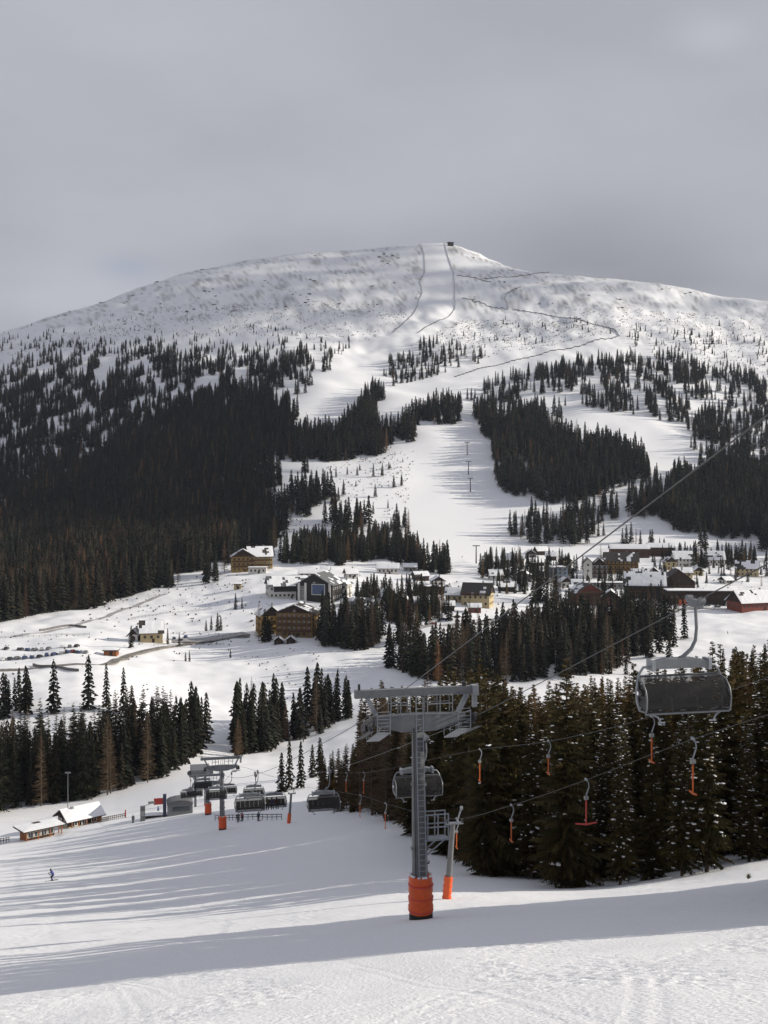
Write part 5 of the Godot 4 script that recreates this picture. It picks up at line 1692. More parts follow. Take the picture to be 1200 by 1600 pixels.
func pose(kind: String, jacket: Color, pants: Color, helmet: Color) -> Array:
	var skin := Color(0.45, 0.28, 0.2)
	var boot := Color(0.03, 0.03, 0.03)
	var L := []
	if kind == "skier":      # crouched, one arm forward
		var hip := Vector3(0, 0.78, -0.1)
		var chest := Vector3(0.03, 1.2, 0.13)
		L = [[hip, Vector3(0, 1.0, 0.0), 0.15, 0.14, jacket], [Vector3(0, 1.0, 0.0), chest, 0.15, 0.17, jacket], [chest, Vector3(0.03, 1.4, 0.2), 0.1, 0.06, jacket], [Vector3(0.03, 1.47, 0.24), Vector3(0.03, 1.57, 0.24), 0.09, 0.105, helmet], [Vector3(0.03, 1.45, 0.31), Vector3(0.03, 1.49, 0.32), 0.045, 0.05, skin]]
		for s in [-1.0, 1.0]:
			L += [[Vector3(0.09 * s, 0.76, -0.08), Vector3(0.15 * s, 0.45, 0.17), 0.11, 0.075, pants], [Vector3(0.15 * s, 0.45, 0.17), Vector3(0.15 * s, 0.1, 0.0), 0.075, 0.06, pants], [Vector3(0.15 * s, 0.06, -0.08), Vector3(0.15 * s, 0.06, 0.15), 0.06, 0.055, boot]]
			L += [[Vector3(0.2 * s, 1.26, 0.14), Vector3(0.34 * s, 1.02, 0.16 + 0.08 * s), 0.07, 0.055, jacket], [Vector3(0.34 * s, 1.02, 0.16 + 0.08 * s), Vector3(0.3 * s, 0.95, 0.42), 0.052, 0.045, jacket], [Vector3(0.3 * s, 0.95, 0.42), Vector3(0.29 * s, 0.93, 0.52), 0.05, 0.04, boot]]
	elif kind == "seated":
		var chest := Vector3(0, 0.5, -0.02)
		L = [[Vector3(0, 0.08, 0), chest, 0.16, 0.18, jacket], [chest, Vector3(0, 0.68, 0), 0.1, 0.06, jacket], [Vector3(0, 0.78, 0.02), Vector3(0, 0.88, 0.02), 0.09, 0.105, helmet], [Vector3(0, 0.76, 0.09), Vector3(0, 0.8, 0.1), 0.045, 0.05, skin]]
		for s in [-1.0, 1.0]:
			L += [[Vector3(0.09 * s, 0.05, 0.02), Vector3(0.12 * s, 0.04, 0.45), 0.11, 0.08, pants], [Vector3(0.12 * s, 0.04, 0.45), Vector3(0.12 * s, -0.38, 0.5), 0.075, 0.06, pants], [Vector3(0.12 * s, -0.42, 0.45), Vector3(0.12 * s, -0.42, 0.66), 0.06, 0.055, boot]]
			L += [[Vector3(0.21 * s, 0.55, 0), Vector3(0.26 * s, 0.28, 0.06), 0.07, 0.055, jacket], [Vector3(0.26 * s, 0.28, 0.06), Vector3(0.16 * s, 0.2, 0.3), 0.052, 0.045, jacket]]
	else:
		var chest := Vector3(0, 1.3, 0)
		L = [[Vector3(0, 0.9, 0), chest, 0.15, 0.18, jacket], [chest, Vector3(0, 1.48, 0), 0.1, 0.06, jacket], [Vector3(0, 1.58, 0.02), Vector3(0, 1.67, 0.02), 0.09, 0.105, helmet], [Vector3(0, 1.56, 0.09), Vector3(0, 1.6, 0.1), 0.045, 0.05, skin]]
		for s in [-1.0, 1.0]:
			L += [[Vector3(0.09 * s, 0.86, 0), Vector3(0.11 * s, 0.48, 0.03), 0.11, 0.08, pants], [Vector3(0.11 * s, 0.48, 0.03), Vector3(0.12 * s, 0.1, 0), 0.078, 0.06, pants], [Vector3(0.12 * s, 0.06, -0.06), Vector3(0.12 * s, 0.06, 0.16), 0.06, 0.055, boot]]
			L += [[Vector3(0.21 * s, 1.36, 0), Vector3(0.29 * s, 1.08, 0.03), 0.07, 0.055, jacket], [Vector3(0.29 * s, 1.08, 0.03), Vector3(0.27 * s, 0.85, 0.16), 0.052, 0.045, jacket], [Vector3(0.27 * s, 0.85, 0.16), Vector3(0.265 * s, 0.78, 0.2), 0.05, 0.04, boot]]
	return L

func skis(o: Node3D, spread := 0.15) -> void:
	for s in [-1.0, 1.0]:
		var b := MB.new()
		b.bar(Vector3(spread * s, 0.0, -0.75), Vector3(spread * s, 0.0, 0.75), 0.09, 0.03)
		b.bar(Vector3(spread * s, 0.0, 0.75), Vector3(spread * s, 0.1, 0.95), 0.08, 0.02)
		part(b, "ski", mats.steel_dark, o)

func small_things() -> void:
	# people
	var at := pt(82, 148.0)
	var o := person(pose("skier", Color(0.05, 0.06, 0.2), Color(0.04, 0.035, 0.09), Color(0.03, 0.03, 0.05)), at + Vector3(0, 0.02, 0), -1.0, "crouching skier in dark blue jacket alone on the left slope")
	skis(o)
	for s in [-1.0, 1.0]:
		var b := MB.new()
		b.bar(Vector3(0.29 * s, 0.97, 0.5), Vector3(0.42 * s, 0.15, -0.35), 0.02, 0.02)
		part(b, "ski_pole", mats.steel_dark, o)
	for a in [[208, 235.0, 0.4, Color(0.04, 0.04, 0.05), "person in black standing left of the ticket gate"], [247, 247.0, 1.2, Color(0.05, 0.08, 0.2), "person in dark blue standing beyond the loading platform"], [158, 252.0, 2.0, Color(0.06, 0.05, 0.05), "person in dark clothes beside the log hut's corner"], [372, 205.0, 0.3, Color(0.05, 0.05, 0.07), "person in dark jacket at fence right of second tower"], [378, 206.0, 0.8, Color(0.25, 0.04, 0.04), "person in red jacket at fence right of second tower"], [404, 203.0, -0.5, Color(0.05, 0.06, 0.1), "person in navy jacket at right end of station fence"], [178, 322.0, 0.6, Color(0.2, 0.17, 0.1), "tiny skier in tan on the piste below the left forest"], [474, 393.0, 0.8, Color(0.04, 0.04, 0.05), "tiny dark skier high on the piste between the forests"]]:
		var q := person(pose("stand", a[3], Color(0.04, 0.04, 0.05), Color(0.1, 0.1, 0.1)), pt(a[0], a[1]) + Vector3(0, 0.02, 0), a[2], a[4], "person", "people on the snow")
		skis(q, 0.12)
	for a in [[1137, 990, "tiny skier on the far right piste above the nearest chair"], [700, 866, "tiny skier at the foot of the broad piste"], [722, 872, "tiny second skier at the foot of the broad piste, right one"]]:
		var q := person(pose("stand", Color(0.08, 0.03, 0.03), Color(0.03, 0.03, 0.04), Color(0.05, 0.05, 0.05)), spot(a[0], a[1], 450.0), 0.6, a[2], "person", "people on the snow")
		skis(q, 0.12)
	# riders on the fourth chair
	var r0 := rope_at(RIGHT_A, 143.0)
	var bs := Basis(Vector3.UP, LIFT_TURN)
	var cols := [Color(0.35, 0.25, 0.02), Color(0.03, 0.06, 0.3), Color(0.35, 0.03, 0.03)]
	var says := ["yellow", "blue", "red"]
	for k in 3:
		person(pose("seated", cols[k], Color(0.04, 0.04, 0.05), Color(0.05, 0.05, 0.05)), r0 + bs * Vector3(-1.5 + 0.62 * k, -3.36, 0.0), LIFT_TURN, "rider in %s jacket seated on the occupied chair" % says[k], "person", "riders on the occupied chair")
	# fences and marker posts near the station
	fence([[155, 246.0], [170, 247.0], [195, 250.0]], 1.0, "low wooden fence right of log hut, ending in red post", mats.timber)
	fence([[336, 214.0], [380, 209.0], [440, 200.0]], 1.1, "post and rope queue fence right of second lift tower", mats.steel_dark)
	fence([[-20, 232.0], [14, 234.0]], 1.1, "wooden fence at left edge beside the snack bar", mats.timber)
	for a in [[196, 250.0, "red-topped marker post at end of hut fence"], [108, 276.0, "red marker post below the left forest edge"], [1031, 560.0, "red marker beside yellow hotel slope"]]:
		if a[0] > 1000: continue
		var b := MB.new()
		b.tube([Vector3(0, -0.3, 0), Vector3(0, 1.7, 0)], [0.14, 0.14], 8)
		solo(b, "marker_post", mats.tbar_red, a[2], "marker post", "", "", pt(a[0], a[1]))
	# lamp mast before the left forest
	var lm := thing("lamp_mast", "tall thin lamp mast standing before the left forest", "lamp mast", pt(106, 272.0))
	var b2 := MB.new()
	b2.tube([Vector3(0, -0.5, 0), Vector3(0, 10.5, 0)], [0.12, 0.07], 8)
	part(b2, "mast", mats.tower_grey, lm)
	b2 = MB.new()
	b2.box(Vector3(0, 10.5, 0.1), Vector3(1.3, 0.3, 0.3))
	part(b2, "lamp_head", mats.galvanised, lm)
	for a in [[[205, 968], [250, 962], [330, 952], "wire fence on the open snow left of the yellow hotel"], [[240, 1012], [300, 1010], [350, 1008], "fence along the road below the cream guest house"], [[0, 1000], [70, 996], [140, 992], "fence above the left car park"], [[1020, 958], [1090, 956], [1150, 958], "fence before the forecourt of the shop row"], [[690, 985], [760, 978], [830, 968], "guard rail along the village road"]]:
		var fp := []
		for q in 3: fp.append([a[q][0], far_d(a[q][0], a[q][1], 450.0)])
		fence(fp, 1.3, a[3], mats.timber_dark)
	village_roads()
	cars()
	bushes()
	mountain_fences()

func fence(pts: Array, h: float, label: String, m: Material) -> void:
	var line := []
	for i in pts.size() - 1:
		for k in 8:
			line.append(pt(lerpf(pts[i][0], pts[i + 1][0], k / 8.0), lerpf(pts[i][1], pts[i + 1][1], k / 8.0)))
	line.append(pt(pts[-1][0], pts[-1][1]))
	var o := thing("fence", label, "fence", line[0])
	for i in line.size():
		var q: Vector3 = line[i] - line[0]
		var b := MB.new()
		b.bar(q - Vector3.UP * 0.4, q + Vector3.UP * h, 0.1, 0.1)
		part(b, "post", m, o)
	for y in [0.5, 0.9]:
		var b := MB.new()
		for i in line.size() - 1:
			b.bar(line[i] - line[0] + Vector3.UP * h * y, line[i + 1] - line[0] + Vector3.UP * h * y, 0.04, 0.12)
		part(b, "rail", m, o)

func ribbon(pts: Array, width: float, up: float, thick: float) -> MB:      # a strip laid along the ground through (column, row) places
	var c := []
	for i in pts.size(): c.append(spot(pts[i][0], pts[i][1], 420.0))
	var line := []
	for i in c.size() - 1:
		var n := maxi(2, int((c[i + 1] - c[i]).length() / 4.0))
		for k in n:
			line.append(c[i].cubic_interpolate(c[i + 1], c[maxi(i - 1, 0)], c[mini(i + 2, c.size() - 1)], float(k) / n))
	line.append(c[-1])
	var b := MB.new()
	var L := []
	for i in line.size():
		var t: Vector3 = line[mini(i + 1, line.size() - 1)] - line[maxi(i - 1, 0)]
		t.y = 0
		var s := Vector3(t.z, 0, -t.x).normalized() * width * 0.5
		var p: Vector3 = line[i]
		var l := p - s
		var r := p + s
		var h := maxf(maxf(ground(l.x, -l.z), ground(r.x, -r.z)), ground(p.x, -p.z)) + up
		l.y = h; r.y = h
		L.append([l, r])
	for i in L.size() - 1:
		var a: Array = L[i]
		var e: Array = L[i + 1]
		var n: Vector3 = (e[0] - a[0]).cross(a[1] - a[0])
		if n.y > 0: b.quad(a[0], e[0], e[1], a[1])
		else: b.quad(a[0], a[1], e[1], e[0])
		var dn := Vector3.DOWN * thick
		b.quad(a[1], e[1], e[1] + dn, a[1] + dn)
		b.quad(e[0], a[0], a[0] + dn, e[0] + dn)
	return b

func village_roads() -> void:
	var grey := mat("road_slush", lin(0.52, 0.51, 0.52), 0.8, 0, 0.45, 0.06)
	var dirt := mat("road_dirt", lin(0.33, 0.3, 0.27), 0.85, 0, 0.55, 0.05)
	var list := [
		[[[-60, 1052], [60, 1044], [150, 1040], [200, 1024], [250, 1016], [320, 1002], [390, 994]], 5.0, dirt, "gritted road passing below the left car park"],
		[[[270, 1004], [330, 1000], [385, 990]], 11.0, grey, "slushy forecourt left of the lower yellow hotel"],
		[[[505, 962], [512, 952], [530, 945], [565, 941], [600, 940]], 6.0, grey, "snowy curved road right of the dark hotel"],
		[[[640, 985], [690, 978], [760, 972], [820, 958], [880, 945]], 7.0, grey, "snowy village road behind the larch hedge"],
		[[[20, 996], [60, 992], [120, 978], [200, 950], [260, 930]], 4.0, grey, "narrow track climbing along the left forest edge"],
		[[[1000, 958], [1080, 951], [1160, 954]], 8.0, grey, "trampled forecourt before the shop row"]]
	for a in list:
		var o := solo(ribbon(a[0], a[1], 0.12, 0.6), "road", a[2], a[3], "", "", "structure")
	# road bridge and retaining walls at the left
	var wall := mat("concrete", lin(0.24, 0.22, 0.21), 0.9, 0, 0.35, 0.2)
	for a in [[[[52, 1040], [85, 1046], [122, 1052]], "dark bridge parapet below the left car park"], [[[62, 985], [110, 979], [134, 981]], "low retaining wall on the snow above the left car park"]]:
		solo(ribbon(a[0], 0.8, 1.1, 2.6), "parapet", wall, a[1], "wall", "low walls at the left road")

func cars() -> void:
	var wheel := MB.new()
	wheel.cyl(Vector3(-0.1, 0, 0), Vector3(0.1, 0, 0), 0.32, 0.32, 12)
	var wm := wheel.mesh(mat("tyre", lin(0.015, 0.015, 0.015), 0.8))
	var glass: Material = mats.window_glass
	var body_prof := [[-2.1, 0.35], [2.1, 0.35], [2.15, 0.62], [2.0, 0.85], [1.05, 0.98], [0.45, 1.42], [-1.2, 1.45], [-1.85, 0.98], [-2.12, 0.9]]
	var b := MB.new()
	for s in [-1.0, 1.0]:
		for k in range(1, body_prof.size() - 1):
			var A := Vector3(0.85 * s, body_prof[0][1], body_prof[0][0])
			var B := Vector3((0.85 if body_prof[k][1] < 1.2 else 0.7) * s, body_prof[k][1], body_prof[k][0])
			var C := Vector3((0.85 if body_prof[k + 1][1] < 1.2 else 0.7) * s, body_prof[k + 1][1], body_prof[k + 1][0])
			if s > 0: b.tri(A, C, B)
			else: b.tri(A, B, C)
	for k in body_prof.size():
		var a: Array = body_prof[k]
		var c: Array = body_prof[(k + 1) % body_prof.size()]
		var wa := 0.85 if a[1] < 1.2 else 0.7
		var wc := 0.85 if c[1] < 1.2 else 0.7
		b.quad(Vector3(-wa, a[1], a[0]), Vector3(wa, a[1], a[0]), Vector3(wc, c[1], c[0]), Vector3(-wc, c[1], c[0]))
	var g := MB.new()
	for s in [-1.0, 1.0]:
		g.bar(Vector3(0.8 * s, 1.18, -1.2), Vector3(0.8 * s, 1.18, 0.5), 0.02, 0.34)
	g.bar(Vector3(-0.62, 1.2, 0.78), Vector3(0.62, 1.2, 0.78), 0.02, 0.42)
	var gm := g.mesh(glass)
	var paints := {"black": lin(0.02, 0.02, 0.022), "grey": lin(0.14, 0.145, 0.15), "blue": lin(0.04, 0.06, 0.14), "red": lin(0.22, 0.03, 0.03), "white": lin(0.6, 0.6, 0.6), "silver": lin(0.33, 0.34, 0.35)}
	var meshes := {}
	for p in paints: meshes[p] = b.mesh(mat("paint_" + p, paints[p], 0.3, 0.1))
	var keys := ["black", "grey", "blue", "black", "silver", "black", "grey", "red", "blue", "white"]
	var sn := MB.new()
	var rng := RandomNumberGenerator.new()
	rng.seed = 12
	sn.lump(Vector3(0, 1.45, -0.35), Vector3(0.68, 0.12, 0.9), rng, 0.1, 8, 4)
	var sm := sn.mesh(mats.roof_snow)
	var spots := []
	for k in 12: spots.append([4.0 + k * 11.5, 1031.0 - k * 0.9, "front row of left car park"])
	for k in 11: spots.append([10.0 + k * 11.0, 1017.0 - k * 0.5, "back row of left car park"])
	for k in 4: spots.append([104.0 + k * 10.0, 1022.5 - k * 0.5, "short middle row of left car park"])
	for a in [[272, 1001], [283, 1004], [290, 999]]: spots.append([a[0], a[1], "forecourt left of yellow hotel"])
	for a in [[694, 969], [704, 969], [714, 967], [757, 972], [766, 970], [775, 969]]: spots.append([a[0], a[1], "village road right of larch hedge"])
	for a in [[822, 963], [833, 961], [845, 962], [676, 975]]: spots.append([a[0], a[1], "village road below the reddish chalet"])
	for a in [[1105, 948], [1121, 949]]: spots.append([a[0], a[1], "forecourt of the shop row"])
	var seen := {}
	for s in spots:
		if rng.randf() < 0.1 and "left car park" in s[2]: continue
		var key: String = keys[rng.randi() % keys.size()]
		var id: String = key + s[2]
		seen[id] = seen.get(id, 0) + 1
		var nth: String = ["", "", "second ", "third ", "fourth ", "fifth ", "sixth ", "seventh ", "eighth "][mini(seen[id], 8)]
		var p := spot(s[0], s[1], 450.0)
		var o := thing("parked_car", "%s%s car from the left on %s" % [nth if nth else "first ", key, s[2]], "car", p + Vector3(0, 0.0, 0), PI + rng.randf_range(-0.25, 0.25) + (0.9 if s[0] > 500 else 0.0), "cars parked in the village")
		inst(meshes[key], "body", o); inst(gm, "windows", o)
		for w in [[-0.78, 1.3], [0.78, 1.3], [-0.78, -1.3], [0.78, -1.3]]:
			inst(wm, "wheel", o, Vector3(w[0], 0.32, w[1]))
		if rng.randf() < 0.5: inst(sm, "roof_snow", o)

func bushes() -> void:
	var rng := RandomNumberGenerator.new()
	rng.seed = 99
	var b := MB.new()
	for k in 46:      # a bare shrub: thin twigs from one root
		var az := rng.randf() * TAU
		var e := rng.randf_range(0.5, 1.4)
		var l := rng.randf_range(0.4, 1.0)
		var dir := Vector3(cos(az) * cos(e), sin(e), sin(az) * cos(e))
		var s := dir.cross(Vector3.UP).normalized() * 0.045
		b.col = Color(0.1, 0.075, 0.05) * rng.randf_range(0.6, 1.4)
		b.tri(-s, s, dir * l)
		b.tri(dir * l * 0.5 - s, dir * l * 0.5 + s, dir * l * 0.7 + Vector3(rng.randf_range(-0.4, 0.4), 0.2, rng.randf_range(-0.4, 0.4)) * l)
	var areas := [
		[poly([470, 735, 648, 700, 640, 812, 590, 822, 440, 850, 440, 800, 560, 830]), 0.32, 0.6, 2.0],
		[poly([560, 990, 640, 988, 760, 1000, 860, 1005, 860, 1030, 640, 1030, 560, 1010]), 0.25, 1.0, 2.6],
		[poly([0, 1125, 250, 1060, 260, 1130, 330, 1130, 240, 1175, 0, 1215]), 0.35, 0.3, 1.2],
		[poly([370, 1020, 500, 1005, 560, 1040, 540, 1090, 420, 1100, 380, 1060]), 0.3, 0.3, 1.1],
		[poly([700, 975, 900, 960, 1000, 985, 860, 1030, 700, 1020]), 0.3, 0.6, 2.0],
		[poly([560, 900, 700, 905, 780, 930, 780, 960, 560, 960]), 0.25, 0.5, 1.8],
		[poly([880, 900, 1180, 900, 1180, 960, 880, 950]), 0.15, 0.5, 1.6],
		[poly([200, 925, 330, 895, 420, 905, 400, 980, 240, 985, 100, 980]), 0.22, 0.4, 1.8],
		[poly([0, 985, 240, 985, 400, 990, 380, 1020, 240, 1040, 0, 1060]), 0.12, 0.4, 1.3],
		[poly([0, 545, 250, 480, 500, 470, 640, 480, 620, 520, 545, 540, 350, 520, 0, 560]), 0.22, 0.8, 2.4],
		[poly([720, 500, 900, 500, 960, 518, 840, 545, 700, 570, 640, 540]), 0.3, 0.8, 2.6],
		[poly([850, 470, 1200, 500, 1200, 600, 1060, 560, 960, 520]), 0.2, 0.8, 2.6],
		[poly([735, 690, 780, 700, 782, 840, 760, 850]), 0.16, 0.5, 1.5],
		[poly([20, 1245, 180, 1230, 190, 1245, 60, 1262]), 0.1, 0.4, 1.0]]
	var xs := []
	for a in areas:
		var lo := Vector2(9e9, 9e9)
		var hi := -lo
		for p in a[0]:
			lo = lo.min(p); hi = hi.max(p)
		var d0 := far_d((lo.x + hi.x) * 0.5, hi.y, 240.0) * 0.9
		var d1 := minf(far_d((lo.x + hi.x) * 0.5, lo.y, 240.0) * 1.1, 2650.0)
		var n := int((d1 - d0) * (hi.x - lo.x) / F * (d0 + d1) * 0.5 * a[1] * 0.1)
		n = mini(n, 9000)
		for k in n:
			var d := lerpf(d0, d1, sqrt(rng.randf()))
			var px := rng.randf_range(lo.x, hi.x)
			var x := (px - CX) / F * d
			if nz3.get_noise_2d(x * 1.5, d) < rng.randf_range(-0.3, 0.25): continue
			var h := ground(x, d)
			var py := row_of(x, h, d)
			if not Geometry2D.is_point_in_polygon(Vector2(px, py), a[0]) or on_piste(px, py): continue
			var s := rng.randf_range(a[2], a[3])
			xs.append(Transform3D(Basis(Vector3.UP, rng.randf() * TAU).scaled(Vector3(s * 1.2, s, s * 1.2)), Vector3(x, h - 0.05, -d)))
	var mm := MultiMesh.new()
	mm.transform_format = MultiMesh.TRANSFORM_3D
	mm.mesh = b.mesh(mats.needles)
	mm.instance_count = xs.size()
	for i in xs.size(): mm.set_instance_transform(i, xs[i])
	var o := MultiMeshInstance3D.new()
	o.multimesh = mm
	o.name = "shrubs"
	add_child(o)
	tag(o, "bare brown shrubs poking through the snow all over the valley and slopes", "shrubs", "", "stuff")
	print("shrubs ", xs.size())
	var t := MultiMesh.new()
	# the tuft of twigs at the right edge of the near slope
	var tuft := MeshInstance3D.new()
	tuft.mesh = mm.mesh
	tuft.name = numbered("twig_tuft")
	add_child(tuft)
	tuft.transform = Transform3D(Basis().scaled(Vector3.ONE * 0.5), pt(1169, 76.0))
	tag(tuft, "small dark tuft of twigs on the snow near right edge", "twigs")
	# rocks along the ridge and on the upper slopes
	var rk := MB.new()
	rk.col = Color(0.09, 0.085, 0.08)
	for k in 3: rk.lump(Vector3(rng.randf_range(-1, 1), 0.2, rng.randf_range(-1, 1)), Vector3(1.2, 0.7, 1.0), rng, 0.3, 7, 5)
	var rm := MultiMesh.new()
	rm.transform_format = MultiMesh.TRANSFORM_3D
	rm.mesh = rk.mesh(mat("rock", Color.WHITE, 0.9, 0, 0.3, 0.5, true))
	var rx := []
	for k in 1500:
		var px := rng.randf_range(100, 1200)
		var d := rng.randf_range(1900, 2640)
		var x := (px - CX) / F * d
		var h := ground(x, d)
		var py := row_of(x, h, d)
		if py > 515.0 or on_piste(px, py): continue
		if nz2.get_noise_2d(x * 0.9, d * 0.7) < 0.3: continue
		var s := rng.randf_range(0.5, 2.1)
		rx.append(Transform3D(Basis(Vector3.UP, rng.randf() * TAU).scaled(Vector3(s * 1.5, s * 0.8, s)), Vector3(x, h, -d)))
	rm.instance_count = rx.size()
	for i in rx.size(): rm.set_instance_transform(i, rx[i])
	var ro := MultiMeshInstance3D.new()
	ro.multimesh = rm
	ro.name = "rocks"
	add_child(ro)
	tag(ro, "dark rocks and heath tufts on the upper mountain", "rocks", "", "stuff")

func mountain_fences() -> void:
	var m := mat("snow_fence", lin(0.045, 0.04, 0.038), 0.9)
	var lines := [
		[[[657, 382], [663, 400], [664, 425], [656, 445], [660, 458], [648, 485], [632, 505], [614, 520]], "dark snow fence along the left side of the summit piste"],
		[[[694, 381], [700, 402], [708, 425], [710, 445], [711, 480], [700, 492], [652, 524]], "dark snow fence along the right side of the summit piste"],
		[[[714, 433], [745, 438], [767, 444]], "short snow fence branching right from summit piste"],
		[[[754, 438], [800, 433], [858, 428]], "snow fence running along the right shoulder ridge"],
		[[[722, 468], [770, 477], [794, 481]], "snow fence across the slope right of summit piste"],
		[[[814, 453], [790, 464], [788, 468], [795, 480]], "hooked snow fence on the right shoulder"],
		[[[804, 482], [850, 489], [900, 500], [960, 518], [968, 530]], "long snow fence above the bright traverse piste"],
		[[[965, 530], [900, 543], [850, 553], [790, 566], [710, 588]], "dark edge fence below the bright traverse piste"]]
	for l in lines:
		var b := MB.new()
		var pts: Array = l[0]
		var prev := Vector3.ZERO
		var o := Vector3.ZERO
		for i in pts.size() - 1:
			var n := maxi(3, int(Vector2(pts[i + 1][0] - pts[i][0], pts[i + 1][1] - pts[i][1]).length() / 3.0))
			for k in n + (1 if i == pts.size() - 2 else 0):
				var f := float(k) / n
				var px := lerpf(pts[i][0], pts[i + 1][0], f)
				var p := pt(px, far_d(px, lerpf(pts[i][1], pts[i + 1][1], f), 1200.0, 2690.0))
				if i == 0 and k == 0: o = p
				else:
					b.bar(prev + Vector3.UP * 0.7, p - o + Vector3.UP * 0.8, 0.1, 1.15)
				b.bar(p - o - Vector3.UP * 0.5, p - o + Vector3.UP * 1.9, 0.25, 0.25)
				prev = p - o
		solo(b, "snow_fence", m, l[1], "fence", "snow fences on the mountain", "", o)
	# the lift house on the summit
	var s := pt(704, 2670.0)
	var h := thing("summit_station", "tiny dark lift house on the summit", "lift station", s, 0.3)
	var b := MB.new()
	b.box(Vector3(0, 3, 0), Vector3(12, 9, 9))
	part(b, "wall", mats.timber_dark, h)
	b = MB.new()
	b.box(Vector3(0, 8, 0), Vector3(15, 1.2, 12))
	part(b, "roof", mats.roof_grey, h)

func _ready() -> void:
	# ---- camera
	var cam := Camera3D.new()
	add_child(cam)
	var near := 0.3
	cam.keep_aspect = Camera3D.KEEP_HEIGHT
	cam.set_frustum(near * 1600.0 / F, Vector2(0, -(800.0 - HZ) / F * near), near, 12000.0)
	# ---- sky
	var env := Environment.new()
	env.background_mode = Environment.BG_SKY
	env.sky = Sky.new()
	env.sky.sky_material = cloudy_sky()
	env.tonemap_mode = Environment.TONE_MAPPER_LINEAR
	env.tonemap_exposure = 1.32
	env.fog_enabled = true
	env.fog_density = 0.00003
	env.fog_light_color = Color(0.8, 0.84, 0.92)
	env.sdfgi_enabled = true
	env.ssao_enabled = true
	env.ssil_enabled = true
	var we := WorldEnvironment.new()
	we.environment = env
	add_child(we)
	# ---- sun
	var sun := DirectionalLight3D.new()
	sun.light_energy = 1.5
	sun.light_color = Color(1.0, 0.965, 0.9)
	sun.light_angular_distance = 0.5
	sun.shadow_enabled = true
	add_child(sun)
	var az := deg_to_rad(82.0)
	var el := deg_to_rad(21.5)
	var to_sun := Vector3(sin(az) * cos(el), sin(el), -cos(az) * cos(el))
	sun.look_at_from_position(Vector3.ZERO, -to_sun, Vector3.UP)
	# ---- the place
	nz.seed = 3; nz.frequency = 0.0035; nz.fractal_octaves = 3
	nz2.seed = 4; nz2.frequency = 0.011; nz2.fractal_octaves = 3
	nz3.seed = 5; nz3.frequency = 0.05; nz3.fractal_octaves = 3
	pistes = [
		poly([662, 376, 695, 376, 712, 430, 712, 485, 690, 506, 640, 530, 604, 548, 575, 590, 524, 646, 448, 644, 512, 585, 540, 545, 620, 515, 655, 460, 665, 420]),
		poly([585, 645, 620, 600, 700, 577, 760, 562, 840, 545, 950, 528, 968, 520, 975, 532, 900, 551, 780, 578, 730, 598, 725, 620, 760, 690, 730, 690, 718, 668, 722, 600, 650, 618, 612, 645]),
		poly([650, 668, 718, 668, 765, 690, 781, 800, 765, 850, 740, 885, 700, 892, 690, 872, 638, 850, 640, 800, 648, 720]),
		poly([845, 628, 960, 645, 1072, 660, 1070, 705, 1040, 748, 1015, 752, 1017, 692, 960, 672, 860, 645])]
	var r := RandomNumberGenerator.new()
	r.seed = 77
	for k in 14:
		var a := r.randf_range(-14.0, 16.0)
		var sl := r.randf_range(-0.5, 0.6)
		var am := r.randf_range(0.0, 0.35)
		var d0 := r.randf_range(6.0, 25.0)
		var ph := r.randf() * TAU
		var fq := r.randf_range(0.1, 0.3)
		for q in [0.0, 0.35]:
			tracks.append([a + q, sl, am, d0, d0 + r.randf_range(12.0, 35.0), fq, ph])
	build_grid()
	build_terrain()
	print("terrain ", Time.get_ticks_msec())
	buildings()
	print("buildings ", Time.get_ticks_msec())
	forests()
	print("forests ", Time.get_ticks_msec())
	lifts()
	cloud_bank(to_sun)
	small_things()
	print("done ", Time.get_ticks_msec())

func soft(px: float, py: float, cx: float, cy: float, sx: float, sy: float) -> float:
	return exp(-pow((px - cx) / sx, 2.0) - pow((py - cy) / sy, 2.0))

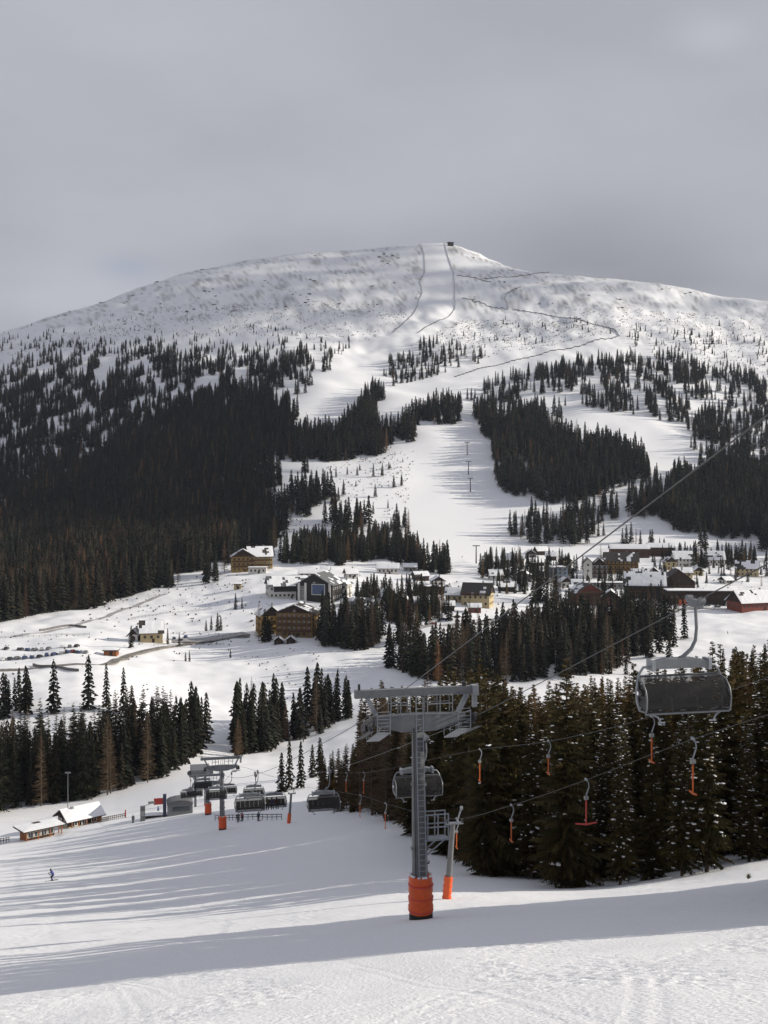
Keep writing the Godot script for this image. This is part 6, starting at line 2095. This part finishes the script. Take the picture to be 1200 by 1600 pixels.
func cloudy_sky() -> PanoramaSkyMaterial:
	var f1 := FastNoiseLite.new()
	f1.seed = 21; f1.frequency = 1.1; f1.fractal_octaves = 5
	var f2 := FastNoiseLite.new()
	f2.seed = 22; f2.frequency = 2.6; f2.fractal_octaves = 5
	var w := 1200
	var h := 600
	var im := Image.create(w, h, false, Image.FORMAT_RGBF)
	for j in h:
		var th := PI * (j + 0.5) / h
		var y := cos(th)
		for i in w:
			var a := TAU * (i + 0.5) / w
			var dir := Vector3(sin(a) * sin(th), y, -cos(a) * sin(th))
			var s := maxf(y, 0.0) + 0.18
			var q := Vector3(dir.x / s * 0.55, y * 1.5, dir.z / s * 0.55)
			var n1 := f1.get_noise_3dv(q * 1.0)
			var n2 := f2.get_noise_3dv(q * 1.0)
			var v := 0.325 + 0.055 * n1 + 0.035 * n2 + 0.03 * smoothstep(0.05, 0.3, y)
			v -= 0.05 * (1.0 - smoothstep(0.02, 0.22, y)) * (0.6 + n1)
			var warm := 0.012 * n1
			if dir.z < -0.3:      # the banks of cloud over the mountain
				var px := CX + F * dir.x / -dir.z
				var py := HZ - F * y / -dir.z
				var wob := n2 * 60.0
				v += 0.06 * soft(px + wob, py, 90, 460, 170, 45) - 0.085 * soft(px, py + wob, 930, 400, 280, 75) - 0.03 * soft(px + wob, py, 430, 395, 200, 40)
				v += 0.03 * soft(px + wob, py, 560, 330, 420, 90) + 0.05 * soft(px, py + wob * 0.5, 1110, 40, 60, 35) + 0.02 * soft(px, py, 300, 60, 300, 120)
				v -= 0.03 * soft(px + wob, py, 60, 330, 260, 90)
				warm -= 0.07 * soft(px + wob, py, 190, 418, 45, 18)
				v -= 0.03 * soft(px + wob, py, 190, 418, 50, 20)
			im.set_pixel(i, j, Color(v * (0.96 + warm), v * (0.99 + warm * 0.4), v * (1.1 - warm)))
	var m := PanoramaSkyMaterial.new()
	m.panorama = ImageTexture.create_from_image(im)
	return m

func cloud_bank(to_sun: Vector3) -> void:
	# a low bank of cloud right of the view, between the sun and the summit: it keeps the top of the mountain in shade
	var rng := RandomNumberGenerator.new()
	rng.seed = 15
	var b := MB.new()
	for k in 2600:
		var px := rng.randf_range(-500.0, 1500.0)
		var d := rng.randf_range(1750.0, 2800.0)
		var x := (px - CX) / F * d
		var h := base_h(x, d)
		var py := row_of(x, h, d)
		var edge := along([[-500, 640], [0, 575], [200, 545], [400, 530], [560, 520], [660, 492], [760, 470], [850, 462], [1000, 475], [1200, 500], [1500, 540]], px)
		var want := smoothstep(edge + 25.0, edge - 45.0, py) * (0.75 if px < 700.0 else 0.5) * (0.75 + 0.6 * nz.get_noise_2d(x * 0.8, d * 0.8))
		if rng.randf() > want: continue
		var q := Vector3(x, h, -d) + to_sun * rng.randf_range(5700.0, 6300.0)
		b.lump(q, Vector3(rng.randf_range(16, 30), rng.randf_range(8, 14), rng.randf_range(16, 30)), rng, 0.15, 7, 4)
	for k in 2600:      # and over the dark forest on the left flank
		var px := rng.randf_range(-500.0, 450.0)
		var d := rng.randf_range(950.0, 1800.0)
		var x := (px - CX) / F * d
		var h := base_h(x, d)
		var py := row_of(x, h, d)
		var want := smoothstep(870.0, 835.0, py) * smoothstep(570.0, 640.0, py) * smoothstep(455.0, 400.0, px) * 0.7
		if rng.randf() > want: continue
		b.lump(Vector3(x, h, -d) + to_sun * rng.randf_range(5700.0, 6300.0), Vector3(rng.randf_range(16, 30), rng.randf_range(8, 14), rng.randf_range(16, 30)), rng, 0.15, 7, 4)
	solo(b, "cloud", mat("cloud_white", lin(0.85, 0.86, 0.88), 1.0), "low grey cloud bank drifting beyond the right edge, shading the summit", "cloud", "", "stuff")
